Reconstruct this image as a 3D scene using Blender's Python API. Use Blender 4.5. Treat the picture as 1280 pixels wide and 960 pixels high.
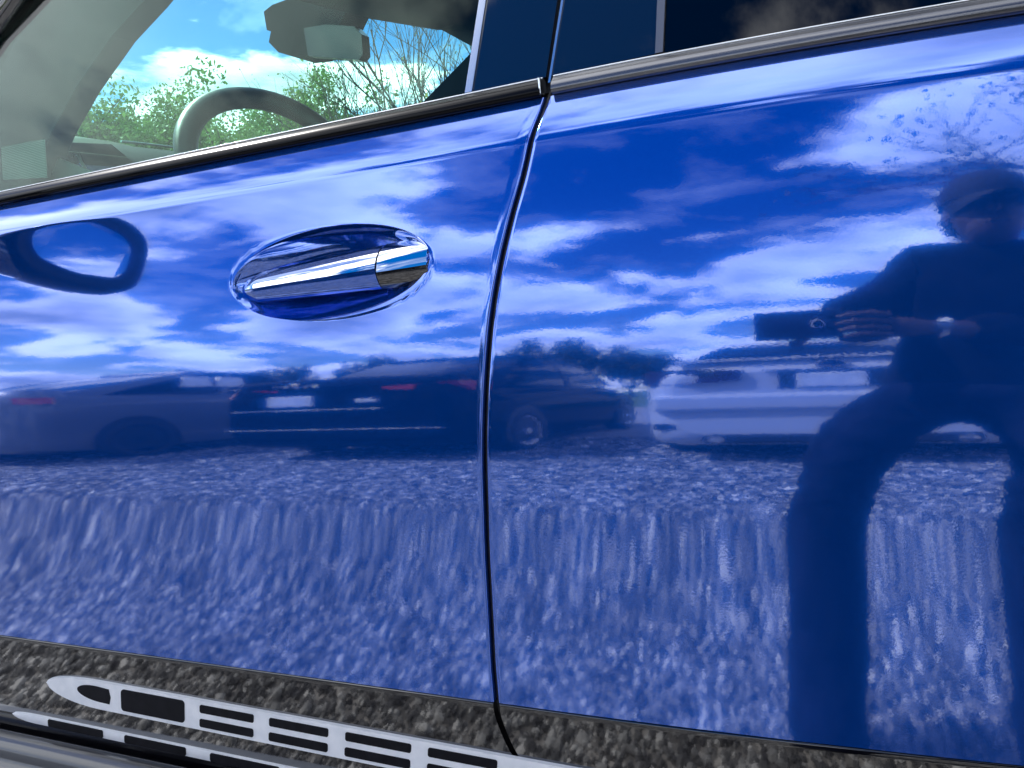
import bpy, bmesh, math, random
import numpy as np
from mathutils import Vector, Matrix
S = bpy.context.scene
for o in list(bpy.data.objects): bpy.data.objects.remove(o)
COL = S.collection
R_ = math.radians
random.seed(5); rng = np.random.default_rng(5)

# ------------------------------------------------------------------ camera
cd = bpy.data.cameras.new('camera'); cam = bpy.data.objects.new('camera', cd); COL.objects.link(cam)
right = Vector((0.92286, 0.36734, -0.11573)); down = Vector((-0.03914, -0.20949, -0.97703)); fwd = Vector((-0.38315, 0.90618, -0.17896))
m = Matrix((right, -down, -fwd)).transposed().to_4x4(); m.translation = Vector((0, -0.80, 1.06))
cam.matrix_world = m
cd.sensor_width = 36; cd.lens = 36 * 930 / 1280; cd.clip_start = 0.01; cd.clip_end = 2000
S.camera = cam

# ------------------------------------------------------------------ sky, sun, exposure
SUN_EL, SUN_AZ = R_(47), R_(-70)        # azimuth measured from +y towards +x
w = bpy.data.worlds.new('World'); S.world = w; w.use_nodes = True
nt = w.node_tree; N = nt.nodes; Lk = nt.links.new
bg = N['Background']; bg.inputs['Strength'].default_value = 0.11
sky = N.new('ShaderNodeTexSky'); sky.sky_type = 'NISHITA'; sky.sun_disc = False
sky.sun_elevation = SUN_EL; sky.sun_rotation = SUN_AZ; sky.air_density = 1.0; sky.dust_density = 0.2; sky.ozone_density = 1.6
tc = N.new('ShaderNodeTexCoord'); sep = N.new('ShaderNodeSeparateXYZ'); Lk(tc.outputs['Generated'], sep.inputs[0])
def wmath(op, a, b=None, c=None, clamp=False):
    n = N.new('ShaderNodeMath'); n.operation = op; n.use_clamp = clamp
    for i, v in enumerate((a, b, c)):
        if v is None: continue
        if hasattr(v, 'name'): Lk(v, n.inputs[i])
        else: n.inputs[i].default_value = v
    return n.outputs[0]
zc = wmath('MAXIMUM', sep.outputs['Z'], 0.0)
den = wmath('ADD', zc, 0.13)
px = wmath('DIVIDE', sep.outputs['X'], den); py = wmath('DIVIDE', sep.outputs['Y'], den)
cmb = N.new('ShaderNodeCombineXYZ'); Lk(px, cmb.inputs[0]); Lk(py, cmb.inputs[1])
def cloud_noise(off, scale, detail, rough):
    mp = N.new('ShaderNodeMapping'); mp.inputs['Location'].default_value = off; Lk(cmb.outputs[0], mp.inputs['Vector'])
    t = N.new('ShaderNodeTexNoise'); t.inputs['Scale'].default_value = scale; t.inputs['Detail'].default_value = detail
    t.inputs['Roughness'].default_value = rough; t.inputs['Distortion'].default_value = 0.25
    Lk(mp.outputs[0], t.inputs['Vector']); return t.outputs['Fac']
CLOUD_OFF = (51.196, -1.917, 0.0)
n1 = cloud_noise(CLOUD_OFF, 1.25, 9, 0.56)
n2 = cloud_noise((CLOUD_OFF[0] + 0.10, CLOUD_OFF[1] + 0.06, 0.15), 1.25, 6, 0.52)
cov = N.new('ShaderNodeMapRange'); cov.interpolation_type = 'SMOOTHSTEP'
cov.inputs['From Min'].default_value = 0.470; cov.inputs['From Max'].default_value = 0.550
Lk(wmath('ADD', n1, wmath('MULTIPLY', wmath('MAXIMUM', wmath('SUBTRACT', 1.0, wmath('DIVIDE', zc, 0.26)), 0.0), 0.055)), cov.inputs['Value'])   # cloud sides close the gaps towards the horizon
shade = N.new('ShaderNodeMapRange'); shade.inputs['From Min'].default_value = 0.44; shade.inputs['From Max'].default_value = 0.68
shade.inputs['To Min'].default_value = 1.0; shade.inputs['To Max'].default_value = 0.0; Lk(n2, shade.inputs['Value'])
ccol = N.new('ShaderNodeMix'); ccol.data_type = 'RGBA'
ccol.inputs['A'].default_value = (3.6, 4.2, 5.3, 1); ccol.inputs['B'].default_value = (16.0, 16.3, 16.8, 1)
Lk(shade.outputs[0], ccol.inputs['Factor'])
mixc = N.new('ShaderNodeMix'); mixc.data_type = 'RGBA'
hs = N.new('ShaderNodeHueSaturation'); hs.inputs['Saturation'].default_value = 1.5; hs.inputs['Value'].default_value = .86; Lk(sky.outputs[0], hs.inputs['Color']); hs.inputs['Hue'].default_value = .512
n3 = cloud_noise((7.0, 2.0, 3.0), 2.6, 8, 0.62)          # thin high streaks
thin = N.new('ShaderNodeMapRange'); thin.inputs['From Min'].default_value = 0.50; thin.inputs['From Max'].default_value = 0.78; thin.inputs['To Max'].default_value = 0.30; Lk(n3, thin.inputs['Value'])
Lk(wmath('MAXIMUM', cov.outputs[0], thin.outputs[0]), mixc.inputs['Factor']); Lk(hs.outputs[0], mixc.inputs['A']); Lk(ccol.outputs['Result'], mixc.inputs['B'])
Lk(mixc.outputs['Result'], bg.inputs['Color'])

sl = bpy.data.lights.new('sun', 'SUN'); sl.energy = 4.8; sl.angle = R_(0.6); sl.color = (1.0, 0.965, 0.91)
sun = bpy.data.objects.new('sun', sl); COL.objects.link(sun)
sd = Vector((math.sin(SUN_AZ) * math.cos(SUN_EL), math.cos(SUN_AZ) * math.cos(SUN_EL), math.sin(SUN_EL)))
sun.rotation_euler = sd.to_track_quat('Z', 'Y').to_euler(); sun.location = sd * 30
vs = S.view_settings; vs.view_transform = 'Standard'; vs.look = 'None'; vs.exposure = 0.95; vs.gamma = 1.0; vs.use_curve_mapping = False
S.render.engine = 'CYCLES'
S.cycles.max_bounces = 10; S.cycles.glossy_bounces = 6; S.cycles.transparent_max_bounces = 12; S.cycles.transmission_bounces = 8
S.cycles.caustics_reflective = False; S.cycles.caustics_refractive = False

# ------------------------------------------------------------------ helpers
class MB:
    def __init__(s): s.v = []; s.f = []
    def add(s, vs, fs):
        o = len(s.v); s.v += [tuple(p) for p in vs]; s.f += [tuple(i + o for i in f) for f in fs]; return s
    def grid(s, rows, closed=False, flip=False):
        n = len(rows[0]); o = len(s.v)
        for r in rows: s.v += [tuple(p) for p in r]
        for i in range(len(rows) - 1):
            for j in range(n if closed else n - 1):
                a = o + i * n + j; b = o + i * n + (j + 1) % n; c = b + n; d = a + n
                s.f.append((a, d, c, b) if flip else (a, b, c, d))
        return s
    def fan(s, loop, flip=False):
        o = len(s.v); s.v += [tuple(p) for p in loop]; f = tuple(range(o, o + len(loop))); s.f.append(f[::-1] if flip else f); return s
    def box(s, x0, x1, y0, y1, z0, z1):
        v = [(x, y, z) for z in (z0, z1) for y in (y0, y1) for x in (x0, x1)]
        return s.add(v, [(0, 2, 3, 1), (4, 5, 7, 6), (0, 1, 5, 4), (2, 6, 7, 3), (0, 4, 6, 2), (1, 3, 7, 5)])
    def tube(s, pts, rad, n=8, cap=True):
        pts = [Vector(p) for p in pts]; rad = rad if hasattr(rad, '__len__') else [rad] * len(pts); rows = []; u = None
        for i, p in enumerate(pts):
            d = (pts[min(i + 1, len(pts) - 1)] - pts[max(i - 1, 0)])
            d = d.normalized() if d.length > 1e-9 else Vector((0, 0, 1))
            if u is None: u = d.cross(Vector((0.3, 0.2, 1)) if abs(d.z) < .9 else Vector((1, 0.2, 0))).normalized()
            else: u = (u - d * u.dot(d)); u = u.normalized() if u.length > 1e-6 else d.orthogonal().normalized()
            v = d.cross(u)
            rows.append([p + (u * math.cos(a) + v * math.sin(a)) * rad[i] for a in [2 * math.pi * k / n for k in range(n)]])
        s.grid(rows, closed=True)
        if cap: s.fan(rows[0], True); s.fan(rows[-1])
        return s
    def sphere(s, c, r, n=14, m=9):
        r = r if hasattr(r, '__len__') else (r, r, r)
        rows = [[(c[0] + r[0] * math.sin(t) * math.cos(a), c[1] + r[1] * math.sin(t) * math.sin(a), c[2] - r[2] * math.cos(t)) for a in [2 * math.pi * k / n for k in range(n)]] for t in [math.pi * (j + .02) / (m + .04) for j in range(m + 1)]]
        return s.grid(rows, closed=True)
    def build(s, name, mat, parent=None, smooth=False, bevel=0, angle=None):
        me = bpy.data.meshes.new(name); me.from_pydata(s.v, [], s.f); me.update()
        if smooth: me.polygons.foreach_set('use_smooth', [True] * len(me.polygons))
        if mat: me.materials.append(mat)
        o = bpy.data.objects.new(name, me); COL.objects.link(o)
        if parent is not None: o.parent = parent
        if bevel:
            b = o.modifiers.new('bevel', 'BEVEL'); b.width = bevel; b.segments = 2; b.limit_method = 'ANGLE'; b.angle_limit = R_(35)
        if angle:
            e = o.modifiers.new('edges', 'EDGE_SPLIT'); e.split_angle = R_(angle)
        return o
def empty(name, loc=(0, 0, 0), rz=0, parent=None):
    o = bpy.data.objects.new(name, None); COL.objects.link(o); o.location = loc; o.rotation_euler = (0, 0, rz); o.empty_display_size = .1
    if parent is not None: o.parent = parent
    return o
def tag(o, label, cat, group=None):
    o['label'] = label; o['category'] = cat
    if group: o['group'] = group
    return o
def struct(o): o['kind'] = 'structure'; return o

def mat(name, col=(.5, .5, .5), rough=.5, metal=0, coat=0, coat_ior=1.5, coat_rough=.01, spec=.5, ior=1.5, emit=None, alpha=None):
    m = bpy.data.materials.new(name); m.use_nodes = True; b = m.node_tree.nodes['Principled BSDF']
    b.inputs['Base Color'].default_value = (*col, 1); b.inputs['Roughness'].default_value = rough; b.inputs['Metallic'].default_value = metal
    b.inputs['Coat Weight'].default_value = coat; b.inputs['Coat IOR'].default_value = coat_ior; b.inputs['Coat Roughness'].default_value = coat_rough
    b.inputs['Specular IOR Level'].default_value = spec; b.inputs['IOR'].default_value = ior
    return m
def nodes(m): return m.node_tree.nodes, m.node_tree.links.new, m.node_tree.nodes['Principled BSDF']
def add_noise_color(m, c1, c2, scale, detail=4, lo=.35, hi=.65, coord='Object', rough_range=None):
    n, l, b = nodes(m); t = n.new('ShaderNodeTexCoord'); x = n.new('ShaderNodeTexNoise'); x.inputs['Scale'].default_value = scale; x.inputs['Detail'].default_value = detail
    l(t.outputs[coord], x.inputs['Vector']); r = n.new('ShaderNodeValToRGB'); r.color_ramp.elements[0].position = lo; r.color_ramp.elements[1].position = hi
    r.color_ramp.elements[0].color = (*c1, 1); r.color_ramp.elements[1].color = (*c2, 1); l(x.outputs['Fac'], r.inputs[0]); l(r.outputs[0], b.inputs['Base Color'])
    if rough_range:
        q = n.new('ShaderNodeMapRange'); q.inputs['To Min'].default_value = rough_range[0]; q.inputs['To Max'].default_value = rough_range[1]; l(x.outputs['Fac'], q.inputs['Value']); l(q.outputs[0], b.inputs['Roughness'])
    return m
def add_bump(m, scale, strength, dist, detail=3, normals=('Normal',), coord='Object', stretch=None):
    n, l, b = nodes(m); t = n.new('ShaderNodeTexCoord'); x = n.new('ShaderNodeTexNoise'); x.inputs['Scale'].default_value = scale; x.inputs['Detail'].default_value = detail
    src = t.outputs[coord]
    if stretch:
        mp = n.new('ShaderNodeMapping'); mp.inputs['Scale'].default_value = stretch; l(src, mp.inputs['Vector']); src = mp.outputs[0]
    l(src, x.inputs['Vector']); u = n.new('ShaderNodeBump'); u.inputs['Strength'].default_value = strength; u.inputs['Distance'].default_value = dist
    l(x.outputs['Fac'], u.inputs['Height'])
    for q in normals: l(u.outputs[0], b.inputs[q])
    return m

# ------------------------------------------------------------------ materials
paint = mat('blue_metallic_paint', (.0002, .098, .55), .08, .72, 1, 2.05, .0)
add_bump(paint, 330, .022, .0005, 2, ('Coat Normal',))
paint_n, paint_l, paint_b = nodes(paint)
def sill_dust():                     # road dust film low on the doors
    n, l, b = nodes(paint); t = n.new('ShaderNodeTexCoord'); sx = n.new('ShaderNodeSeparateXYZ'); l(t.outputs['Object'], sx.inputs[0]); x = n.new('ShaderNodeTexNoise'); x.inputs['Scale'].default_value = 9; x.inputs['Detail'].default_value = 6; l(t.outputs['Object'], x.inputs['Vector'])
    a = n.new('ShaderNodeMath'); a.operation = 'MULTIPLY_ADD'; a.inputs[1].default_value = .10; l(x.outputs['Fac'], a.inputs[0]); l(sx.outputs[2], a.inputs[2])
    r = n.new('ShaderNodeMapRange'); r.inputs['From Min'].default_value = .70; r.inputs['From Max'].default_value = .53; r.inputs['To Min'].default_value = 0.0; r.inputs['To Max'].default_value = .035; l(a.outputs[0], r.inputs['Value']); l(r.outputs[0], b.inputs['Coat Roughness'])
sill_dust()
def flakes():
    n, l, b = nodes(paint); t = n.new('ShaderNodeTexCoord'); v = n.new('ShaderNodeTexVoronoi'); v.inputs['Scale'].default_value = 1600
    l(t.outputs['Object'], v.inputs['Vector']); r = n.new('ShaderNodeMapRange'); r.inputs['To Min'].default_value = .06; r.inputs['To Max'].default_value = .11
    sp = n.new('ShaderNodeSeparateColor'); l(v.outputs['Color'], sp.inputs[0]); l(sp.outputs[0], r.inputs['Value']); l(r.outputs[0], b.inputs['Roughness'])
flakes()
gloss_black = add_bump(mat('gloss_black_plastic', (.0015, .0015, .003), .06, 0, 1, 1.6, .0), 300, .015, .0005, 2, ('Coat Normal',))
pillar_black = mat('gloss_black_pillar', (.004, .005, .008), .05, 0, 1, 1.75, .005)
molding_mat = add_bump(mat('black_gloss_moulding', (.003, .003, .004), .25, 0, .22, 1.45, .03, spec=.05), 90, .05, .001, 2, ('Coat Normal',), stretch=(.1, 1, 1))
molding_rear = add_bump(mat('dark_satin_chrome', (.16, .16, .17), .24, .85), 90, .05, .001, 2, stretch=(.1, 1, 1))
bright_trim = mat('bright_aluminium_trim', (.86, .86, .84), .16, 1.0)
chrome = mat('chrome', (.93, .94, .95), .03, 1.0)
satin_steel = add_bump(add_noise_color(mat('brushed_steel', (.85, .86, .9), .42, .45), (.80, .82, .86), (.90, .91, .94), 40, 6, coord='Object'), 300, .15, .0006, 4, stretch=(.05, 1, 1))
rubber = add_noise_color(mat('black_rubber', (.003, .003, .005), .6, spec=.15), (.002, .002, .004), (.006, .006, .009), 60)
dark_seal = mat('door_seal', (.008, .008, .009), .45)
trim_grey = add_bump(mat('satin_grey_board_edge', (.055, .055, .058), .30, .2, .5, 1.6, .12), 120, .1, .001)
interior_black = add_noise_color(mat('interior_black', (.005, .0055, .007), .6, spec=.25), (.004, .0045, .006), (.008, .009, .011), 25)
leather = add_bump(add_noise_color(mat('black_leather', (.012, .013, .016), .42), (.009, .010, .013), (.018, .019, .022), 30), 500, .08, .0005)
dash_edge = mat('dash_edge_trim', (.5, .52, .52), .3, .6)
def glass(name, tint, f0, rough=0.0):
    """clear pane: tinted see-through plus a Schlick mirror share, the same from both faces"""
    m = bpy.data.materials.new(name); m.use_nodes = True; n = m.node_tree.nodes; l = m.node_tree.links.new; n.remove(n['Principled BSDF'])
    tr = n.new('ShaderNodeBsdfTransparent'); tr.inputs[0].default_value = (*tint, 1)
    g = n.new('ShaderNodeBsdfGlossy'); g.inputs['Roughness'].default_value = rough; g.inputs['Color'].default_value = (1, 1, 1, 1)
    ge = n.new('ShaderNodeNewGeometry'); d = n.new('ShaderNodeVectorMath'); d.operation = 'DOT_PRODUCT'; l(ge.outputs['Normal'], d.inputs[0]); l(ge.outputs['Incoming'], d.inputs[1])
    def mth(op, x, y):
        q = n.new('ShaderNodeMath'); q.operation = op
        for i, v in enumerate((x, y)):
            if hasattr(v, 'name'): l(v, q.inputs[i])
            else: q.inputs[i].default_value = v
        return q.outputs[0]
    c = mth('ABSOLUTE', d.outputs['Value'], 0); f = mth('ADD', mth('MULTIPLY', mth('POWER', mth('SUBTRACT', 1.0, c), 5.0), 1 - f0), f0)
    x = n.new('ShaderNodeMixShader'); l(f, x.inputs[0]); l(tr.outputs[0], x.inputs[1]); l(g.outputs[0], x.inputs[2]); l(x.outputs[0], n['Material Output'].inputs['Surface'])
    return m
glass_side = glass('side_window_glass', (.76, .99, .91), .012)
glass_wind = glass('windscreen_glass', (.88, .985, .955), .015)
glass_dark = glass('privacy_glass', (.15, .17, .20), .04)
glass_car = mat('parked_car_glass', (.006, .008, .011), .02, 0, 0, 1.5, .0, spec=.12)
mirror_glass = mat('mirror_glass', (.85, .87, .88), .01, 1.0)
tyre_m = add_bump(mat('tyre', (.014, .014, .015), .75), 120, .3, .003)
rim_m = mat('alloy_rim', (.88, .89, .9), .3, .2)
rim_dark = mat('dark_rim', (.03, .03, .033), .3, .8)
white_paint = mat('white_car_paint', (.58, .59, .61), .35, 0, 1, 1.5, .02)
navy_paint = mat('dark_car_paint', (.0025, .003, .006), .4, 0, .3, 1.25, .01, spec=.0)
grey_paint = mat('graphite_car_paint', (.13, .137, .15), .4, .2, 1, 1.4, .01)
car_black = mat('car_black_trim', (.012, .012, .013), .5)
tail_red = mat('tail_light_red', (.42, .006, .012), .12, 0, 1, 1.6, .01)
tail_dark = mat('tail_light_smoked', (.045, .004, .006), .1, 0, 1, 1.6, .01)
plate_m = add_noise_color(mat('licence_plate', (.8, .8, .8), .4), (.62, .65, .7), (.85, .86, .86), 14)
emblem_m = mat('emblem_blue', (.01, .02, .08), .2, .2, 1)

# ------------------------------------------------------------------ door surface (one cross-section swept along the car)
PN = [(0.44, 6.6), (0.47, 5.9), (0.485, 5.6), (0.518, 5.0), (0.566, 4.1), (0.612, 3.1), (0.657, 1.65), (0.684, 0.8), (0.72, -0.65), (0.752, -1.6), (0.78, -0.4), (0.81, 1.6), (0.84, 3.6), (0.89, 6.0), (0.93, 7.2), (0.98, 8.3), (1.03, 9.5), (1.08, 11), (1.12, 12.5), (1.172, 14), (1.186, 32), (1.215, 38), (1.26, 40)]
def pchip(x, y, q):
    x = np.array(x); y = np.array(y, float); h = np.diff(x); d = np.diff(y) / h; mm = np.zeros_like(y)
    for i in range(1, len(x) - 1):
        if d[i - 1] * d[i] > 0:
            w1 = 2 * h[i] + h[i - 1]; w2 = h[i] + 2 * h[i - 1]; mm[i] = (w1 + w2) / (w1 / d[i - 1] + w2 / d[i])
    mm[0] = d[0]; mm[-1] = d[-1]
    i = np.clip(np.searchsorted(x, q) - 1, 0, len(x) - 2); t = (q - x[i]) / h[i]
    return (2 * t**3 - 3 * t**2 + 1) * y[i] + (t**3 - 2 * t**2 + t) * h[i] * mm[i] + (-2 * t**3 + 3 * t**2) * y[i + 1] + (t**3 - t**2) * h[i] * mm[i + 1]
ZS = np.linspace(.44, 1.26, 1641); SL = np.tan(np.radians(pchip([a for a, b in PN], [b for a, b in PN], ZS)))
YS = np.concatenate([[0], np.cumsum((SL[1:] + SL[:-1]) / 2 * np.diff(ZS))]); YS -= np.interp(.95, ZS, YS)
def zwarp(x, z):                      # the belt falls and the lower edge rises a little towards the tail
    t = min(max((x + .35) / .54, 0), 2.2); return .85 + (z - .85) * (1 - .030 * t * t * (1 if t < 1 else (2 * t - 1) / (t * t)))
def surf_y(z): return float(np.interp(z, ZS, YS))
GAPZ = [.38, .406, .441, .482, .52, .595, .681, .766, .847, .914, .979, 1.043, 1.096, 1.144, 1.188, 1.221, 1.26]
GAPX = [-.358, -.375, -.393, -.403, -.403, -.400, -.395, -.386, -.377, -.368, -.357, -.341, -.324, -.307, -.295, -.286, -.279]
ZF = np.linspace(.38, 1.26, 300); GX = pchip(GAPZ, GAPX, ZF)
def gap_x(z): return float(np.interp(z, ZF, GX))
ZBOT, ZTOP = .489, 1.229
def zrows(z0, z1, extra=()):
    z = [z0]
    while z[-1] < z1 - 1e-6:
        c = z[-1]; step = .0012 if 1.166 < c < 1.196 else .004
        z.append(min(c + step, z1))
    if z[-1] - z[-2] < .0006: z.pop(-2)
    return z

suv = empty('blue_suv', (0, 0, 0))
tag(suv, 'large glossy royal blue SUV whose doors fill the foreground', 'car')

def edge_roll(x, y, z, side, k):
    """k-th step of the rolled panel edge; side=+1 edge faces +x"""
    r = .0030
    if k <= 3:
        a = k / 3 * math.pi / 2; return (x + side * r * math.sin(a), y + r * (1 - math.cos(a)), z)
    return (x + side * r, y + r + .006 * (k - 3), z)

def panel(name, xl, xr_fn, recess, parent, left_roll=None):
    """door skin between x=xl.. and xr_fn(z); rows in z"""
    rows = zrows(ZBOT, ZTOP); mb = MB()
    return rows
def build_front_door():
    rows = zrows(ZBOT, ZTOP); X0, XM = -1.55, -.42
    xs = list(np.arange(X0, XM + 1e-6, .004)); xs[-1] = XM
    nx = len(xs); mb = MB(); idx = {}
    cx, cz, a, b, tilt = -.588, 1.056, .1545, .0580, R_(2.5)
    ix0 = min(range(nx), key=lambda i: abs(xs[i] + .766)); ix1 = nx - 1
    jz0 = min(range(len(rows)), key=lambda j: abs(rows[j] - .978)); jz1 = min(range(len(rows)), key=lambda j: abs(rows[j] - 1.134))
    def lip(r): return -.0007 * math.exp(-((r - 1.010) / .016) ** 2)
    def P(x, z, off=0): return (x, surf_y(z) + off, zwarp(x, z))
    def vert(i, j):
        if (i, j) not in idx: idx[(i, j)] = len(mb.v); mb.v.append(P(xs[i], rows[j]))
        return idx[(i, j)]
    for j in range(len(rows) - 1):
        for i in range(nx - 1):
            if ix0 <= i < ix1 and jz0 <= j < jz1: continue
            mb.f.append((vert(i, j), vert(i + 1, j), vert(i + 1, j + 1), vert(i, j + 1)))
    # strip to the rear edge with rolled flange
    NE = 8; last = {j: vert(nx - 1, j) for j in range(len(rows))}
    cols = [[last[j] for j in range(len(rows))]]
    for k in range(1, NE + 6):
        c = []
        for j, z in enumerate(rows):
            xe = gap_x(z) - .0030 - .003
            if k <= NE: p = P(XM + (xe - XM) * k / NE, z)
            else: p = edge_roll(xe, surf_y(z), zwarp(xe, z), 1, k - NE)
            c.append(len(mb.v)); mb.v.append(p)
        cols.append(c)
    for k in range(len(cols) - 1):
        for j in range(len(rows) - 1): mb.f.append((cols[k][j], cols[k + 1][j], cols[k + 1][j + 1], cols[k][j + 1]))
    # polar patch round the handle recess
    loop = [(i, jz0) for i in range(ix0, ix1)] + [(ix1, j) for j in range(jz0, jz1)] + [(i, jz1) for i in range(ix1, ix0, -1)] + [(ix0, j) for j in range(jz1, jz0, -1)]
    outer = [vert(*q) for q in loop]; n = len(loop); ang = []
    ct, st = math.cos(tilt), math.sin(tilt)
    for (i, j) in loop:
        dx, dz = xs[i] - cx, rows[j] - cz; u, v = dx * ct + dz * st, -dx * st + dz * ct; ang.append(math.atan2(v / (b * 1.22), u / (a * 1.1)))
    def ell(t, r):
        u, v = a * r * math.cos(t), b * r * math.sin(t); return cx + u * ct - v * st, cz + u * st + v * ct
    prev = outer
    for s in [.85, .7, .55, .42, .31, .22, .15, .10, .06, .03, .012, 0]:
        cur = []
        for q, (i, j) in enumerate(loop):
            ex, ez = ell(ang[q], 1); x = ex + (xs[i] - ex) * s; z = ez + (rows[j] - ez) * s
            r = math.hypot((x - cx) / a, (z - cz) / b); cur.append(len(mb.v)); mb.v.append(P(x, z, lip(max(r, 1))))
        for q in range(n): mb.f.append((prev[q], prev[(q + 1) % n], cur[(q + 1) % n], cur[q]))
        prev = cur
    for r in [.994, .986, .976, .962, .945, .92, .89, .85, .80, .74, .67, .6, .52, .44, .35, .26, .17, .08]:
        cur = []
        dep = .0345 * (1 - r ** 2.8) ** .85
        for q in range(n):
            x, z = ell(ang[q], r); cur.append(len(mb.v)); mb.v.append(P(x, z, lip(r) + dep))
        for q in range(n): mb.f.append((prev[q], prev[(q + 1) % n], cur[(q + 1) % n], cur[q]))
        prev = cur
    mb.f.append(tuple(prev))
    # returns along top and bottom
    for j, sgn in ((0, -1), (len(rows) - 1, 1)):
        base = [vert(i, j) for i in range(nx)] + [cols[k][j] for k in range(1, len(cols))]
        new = []
        for v in base:
            p = mb.v[v]; new.append(len(mb.v)); mb.v.append((p[0], p[1] + .02, p[2] - .002 * sgn))
        for q in range(len(base) - 1):
            f = (base[q], base[q + 1], new[q + 1], new[q]); mb.f.append(f if sgn > 0 else f[::-1])
    return mb.build('front_door', paint, suv, True, angle=50)
def build_rear_door():
    rows = zrows(ZBOT, ZTOP); mb = MB(); X1 = .78
    NX = 90; colsP = []
    for k in range(5, 0, -1): colsP.append([edge_roll(gap_x(z) + .006, surf_y(z), zwarp(gap_x(z), z), -1, k) for z in rows])
    for k in range(NX + 1):
        t = (k / NX) ** 1.3; colsP.append([(gap_x(z) + .006 + (X1 - gap_x(z) - .006) * t, surf_y(z), zwarp(gap_x(z) + .006 + (X1 - gap_x(z) - .006) * t, z)) for z in rows])
    mb.grid(colsP, flip=False); 
    top = [c[-1] for c in colsP]; mb.grid([top, [(p[0], p[1] + .02, p[2] - .002) for p in top]])
    bot = [c[0] for c in colsP]; mb.grid([bot, [(p[0], p[1] + .02, p[2] + .002) for p in bot]])
    return mb.build('rear_door', paint, suv, True, angle=50)
front_door = build_front_door(); rear_door = build_rear_door()
front_door['label'] = 'blue front door with oval handle recess'; rear_door['label'] = 'plain blue rear door panel'

# dark jamb behind the shut line
jb = MB(); jb.grid([[(gap_x(z) - .03, surf_y(z) + .016, zwarp(-.35, z)), (gap_x(z) + .03, surf_y(z) + .016, zwarp(-.35, z))] for z in np.linspace(.49, 1.235, 40)])
jb.build('door_jamb', dark_seal, suv, True)
sb = MB(); sb.tube([(gap_x(z), surf_y(z) + .0105, zwarp(-.35, z)) for z in np.linspace(.49, 1.235, 60)], .0032, 8); sb.build('door_seal', dark_seal, suv, True)

# ------------------------------------------------------------------ lower cladding (gloss black), one per door
def clad_profile(drop=0):
    y0 = surf_y(ZBOT); pts = [(y0 + .012, .4876), (y0 + .0016, .4876), (y0 + .0004, .4868)]; y, z = y0 - .0002, .4845; ph = 4
    while z > .300:
        pts.append((y, z)); t = (.4845 - z) / .18
        ph = 3.5 + 3.5 * t
        z -= .004; y -= math.tan(R_(ph)) * .004
    return pts
CP = clad_profile()
def clad_y(z):
    ys = [p[0] for p in CP][::-1]; zs_ = [p[1] for p in CP][::-1]; return float(np.interp(z, zs_, ys))
def cladding(parent, x_of, name='lower_cladding'):
    mb = MB(); cols_ = []
    for u in np.linspace(0, 1, 60): cols_.append([(x_of(u, z), y, zwarp(x_of(u, z), z)) for (y, z) in CP])
    mb.grid(cols_, flip=True)
    for c in (cols_[0], cols_[-1]): mb.grid([c, [(p[0], p[1] + .02, p[2]) for p in c]])
    return mb.build(name, gloss_black, parent, True, angle=60)
def gx(z): return gap_x(max(z, .385)) + (max(0, .385 - z) * .8)
cladding(front_door, lambda u, z: -1.55 + (gx(z) - .0045 + 1.55) * u)
cladding(rear_door, lambda u, z: gx(z) + .0045 + (.78 - gx(z)) * u)
jb = MB(); jb.grid([[(gx(z) - .03, clad_y(z) + .012, z), (gx(z) + .03, clad_y(z) + .012, z)] for z in np.linspace(.30, .49, 30)]); jb.build('sill_jamb', dark_seal, suv, True)

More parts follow.
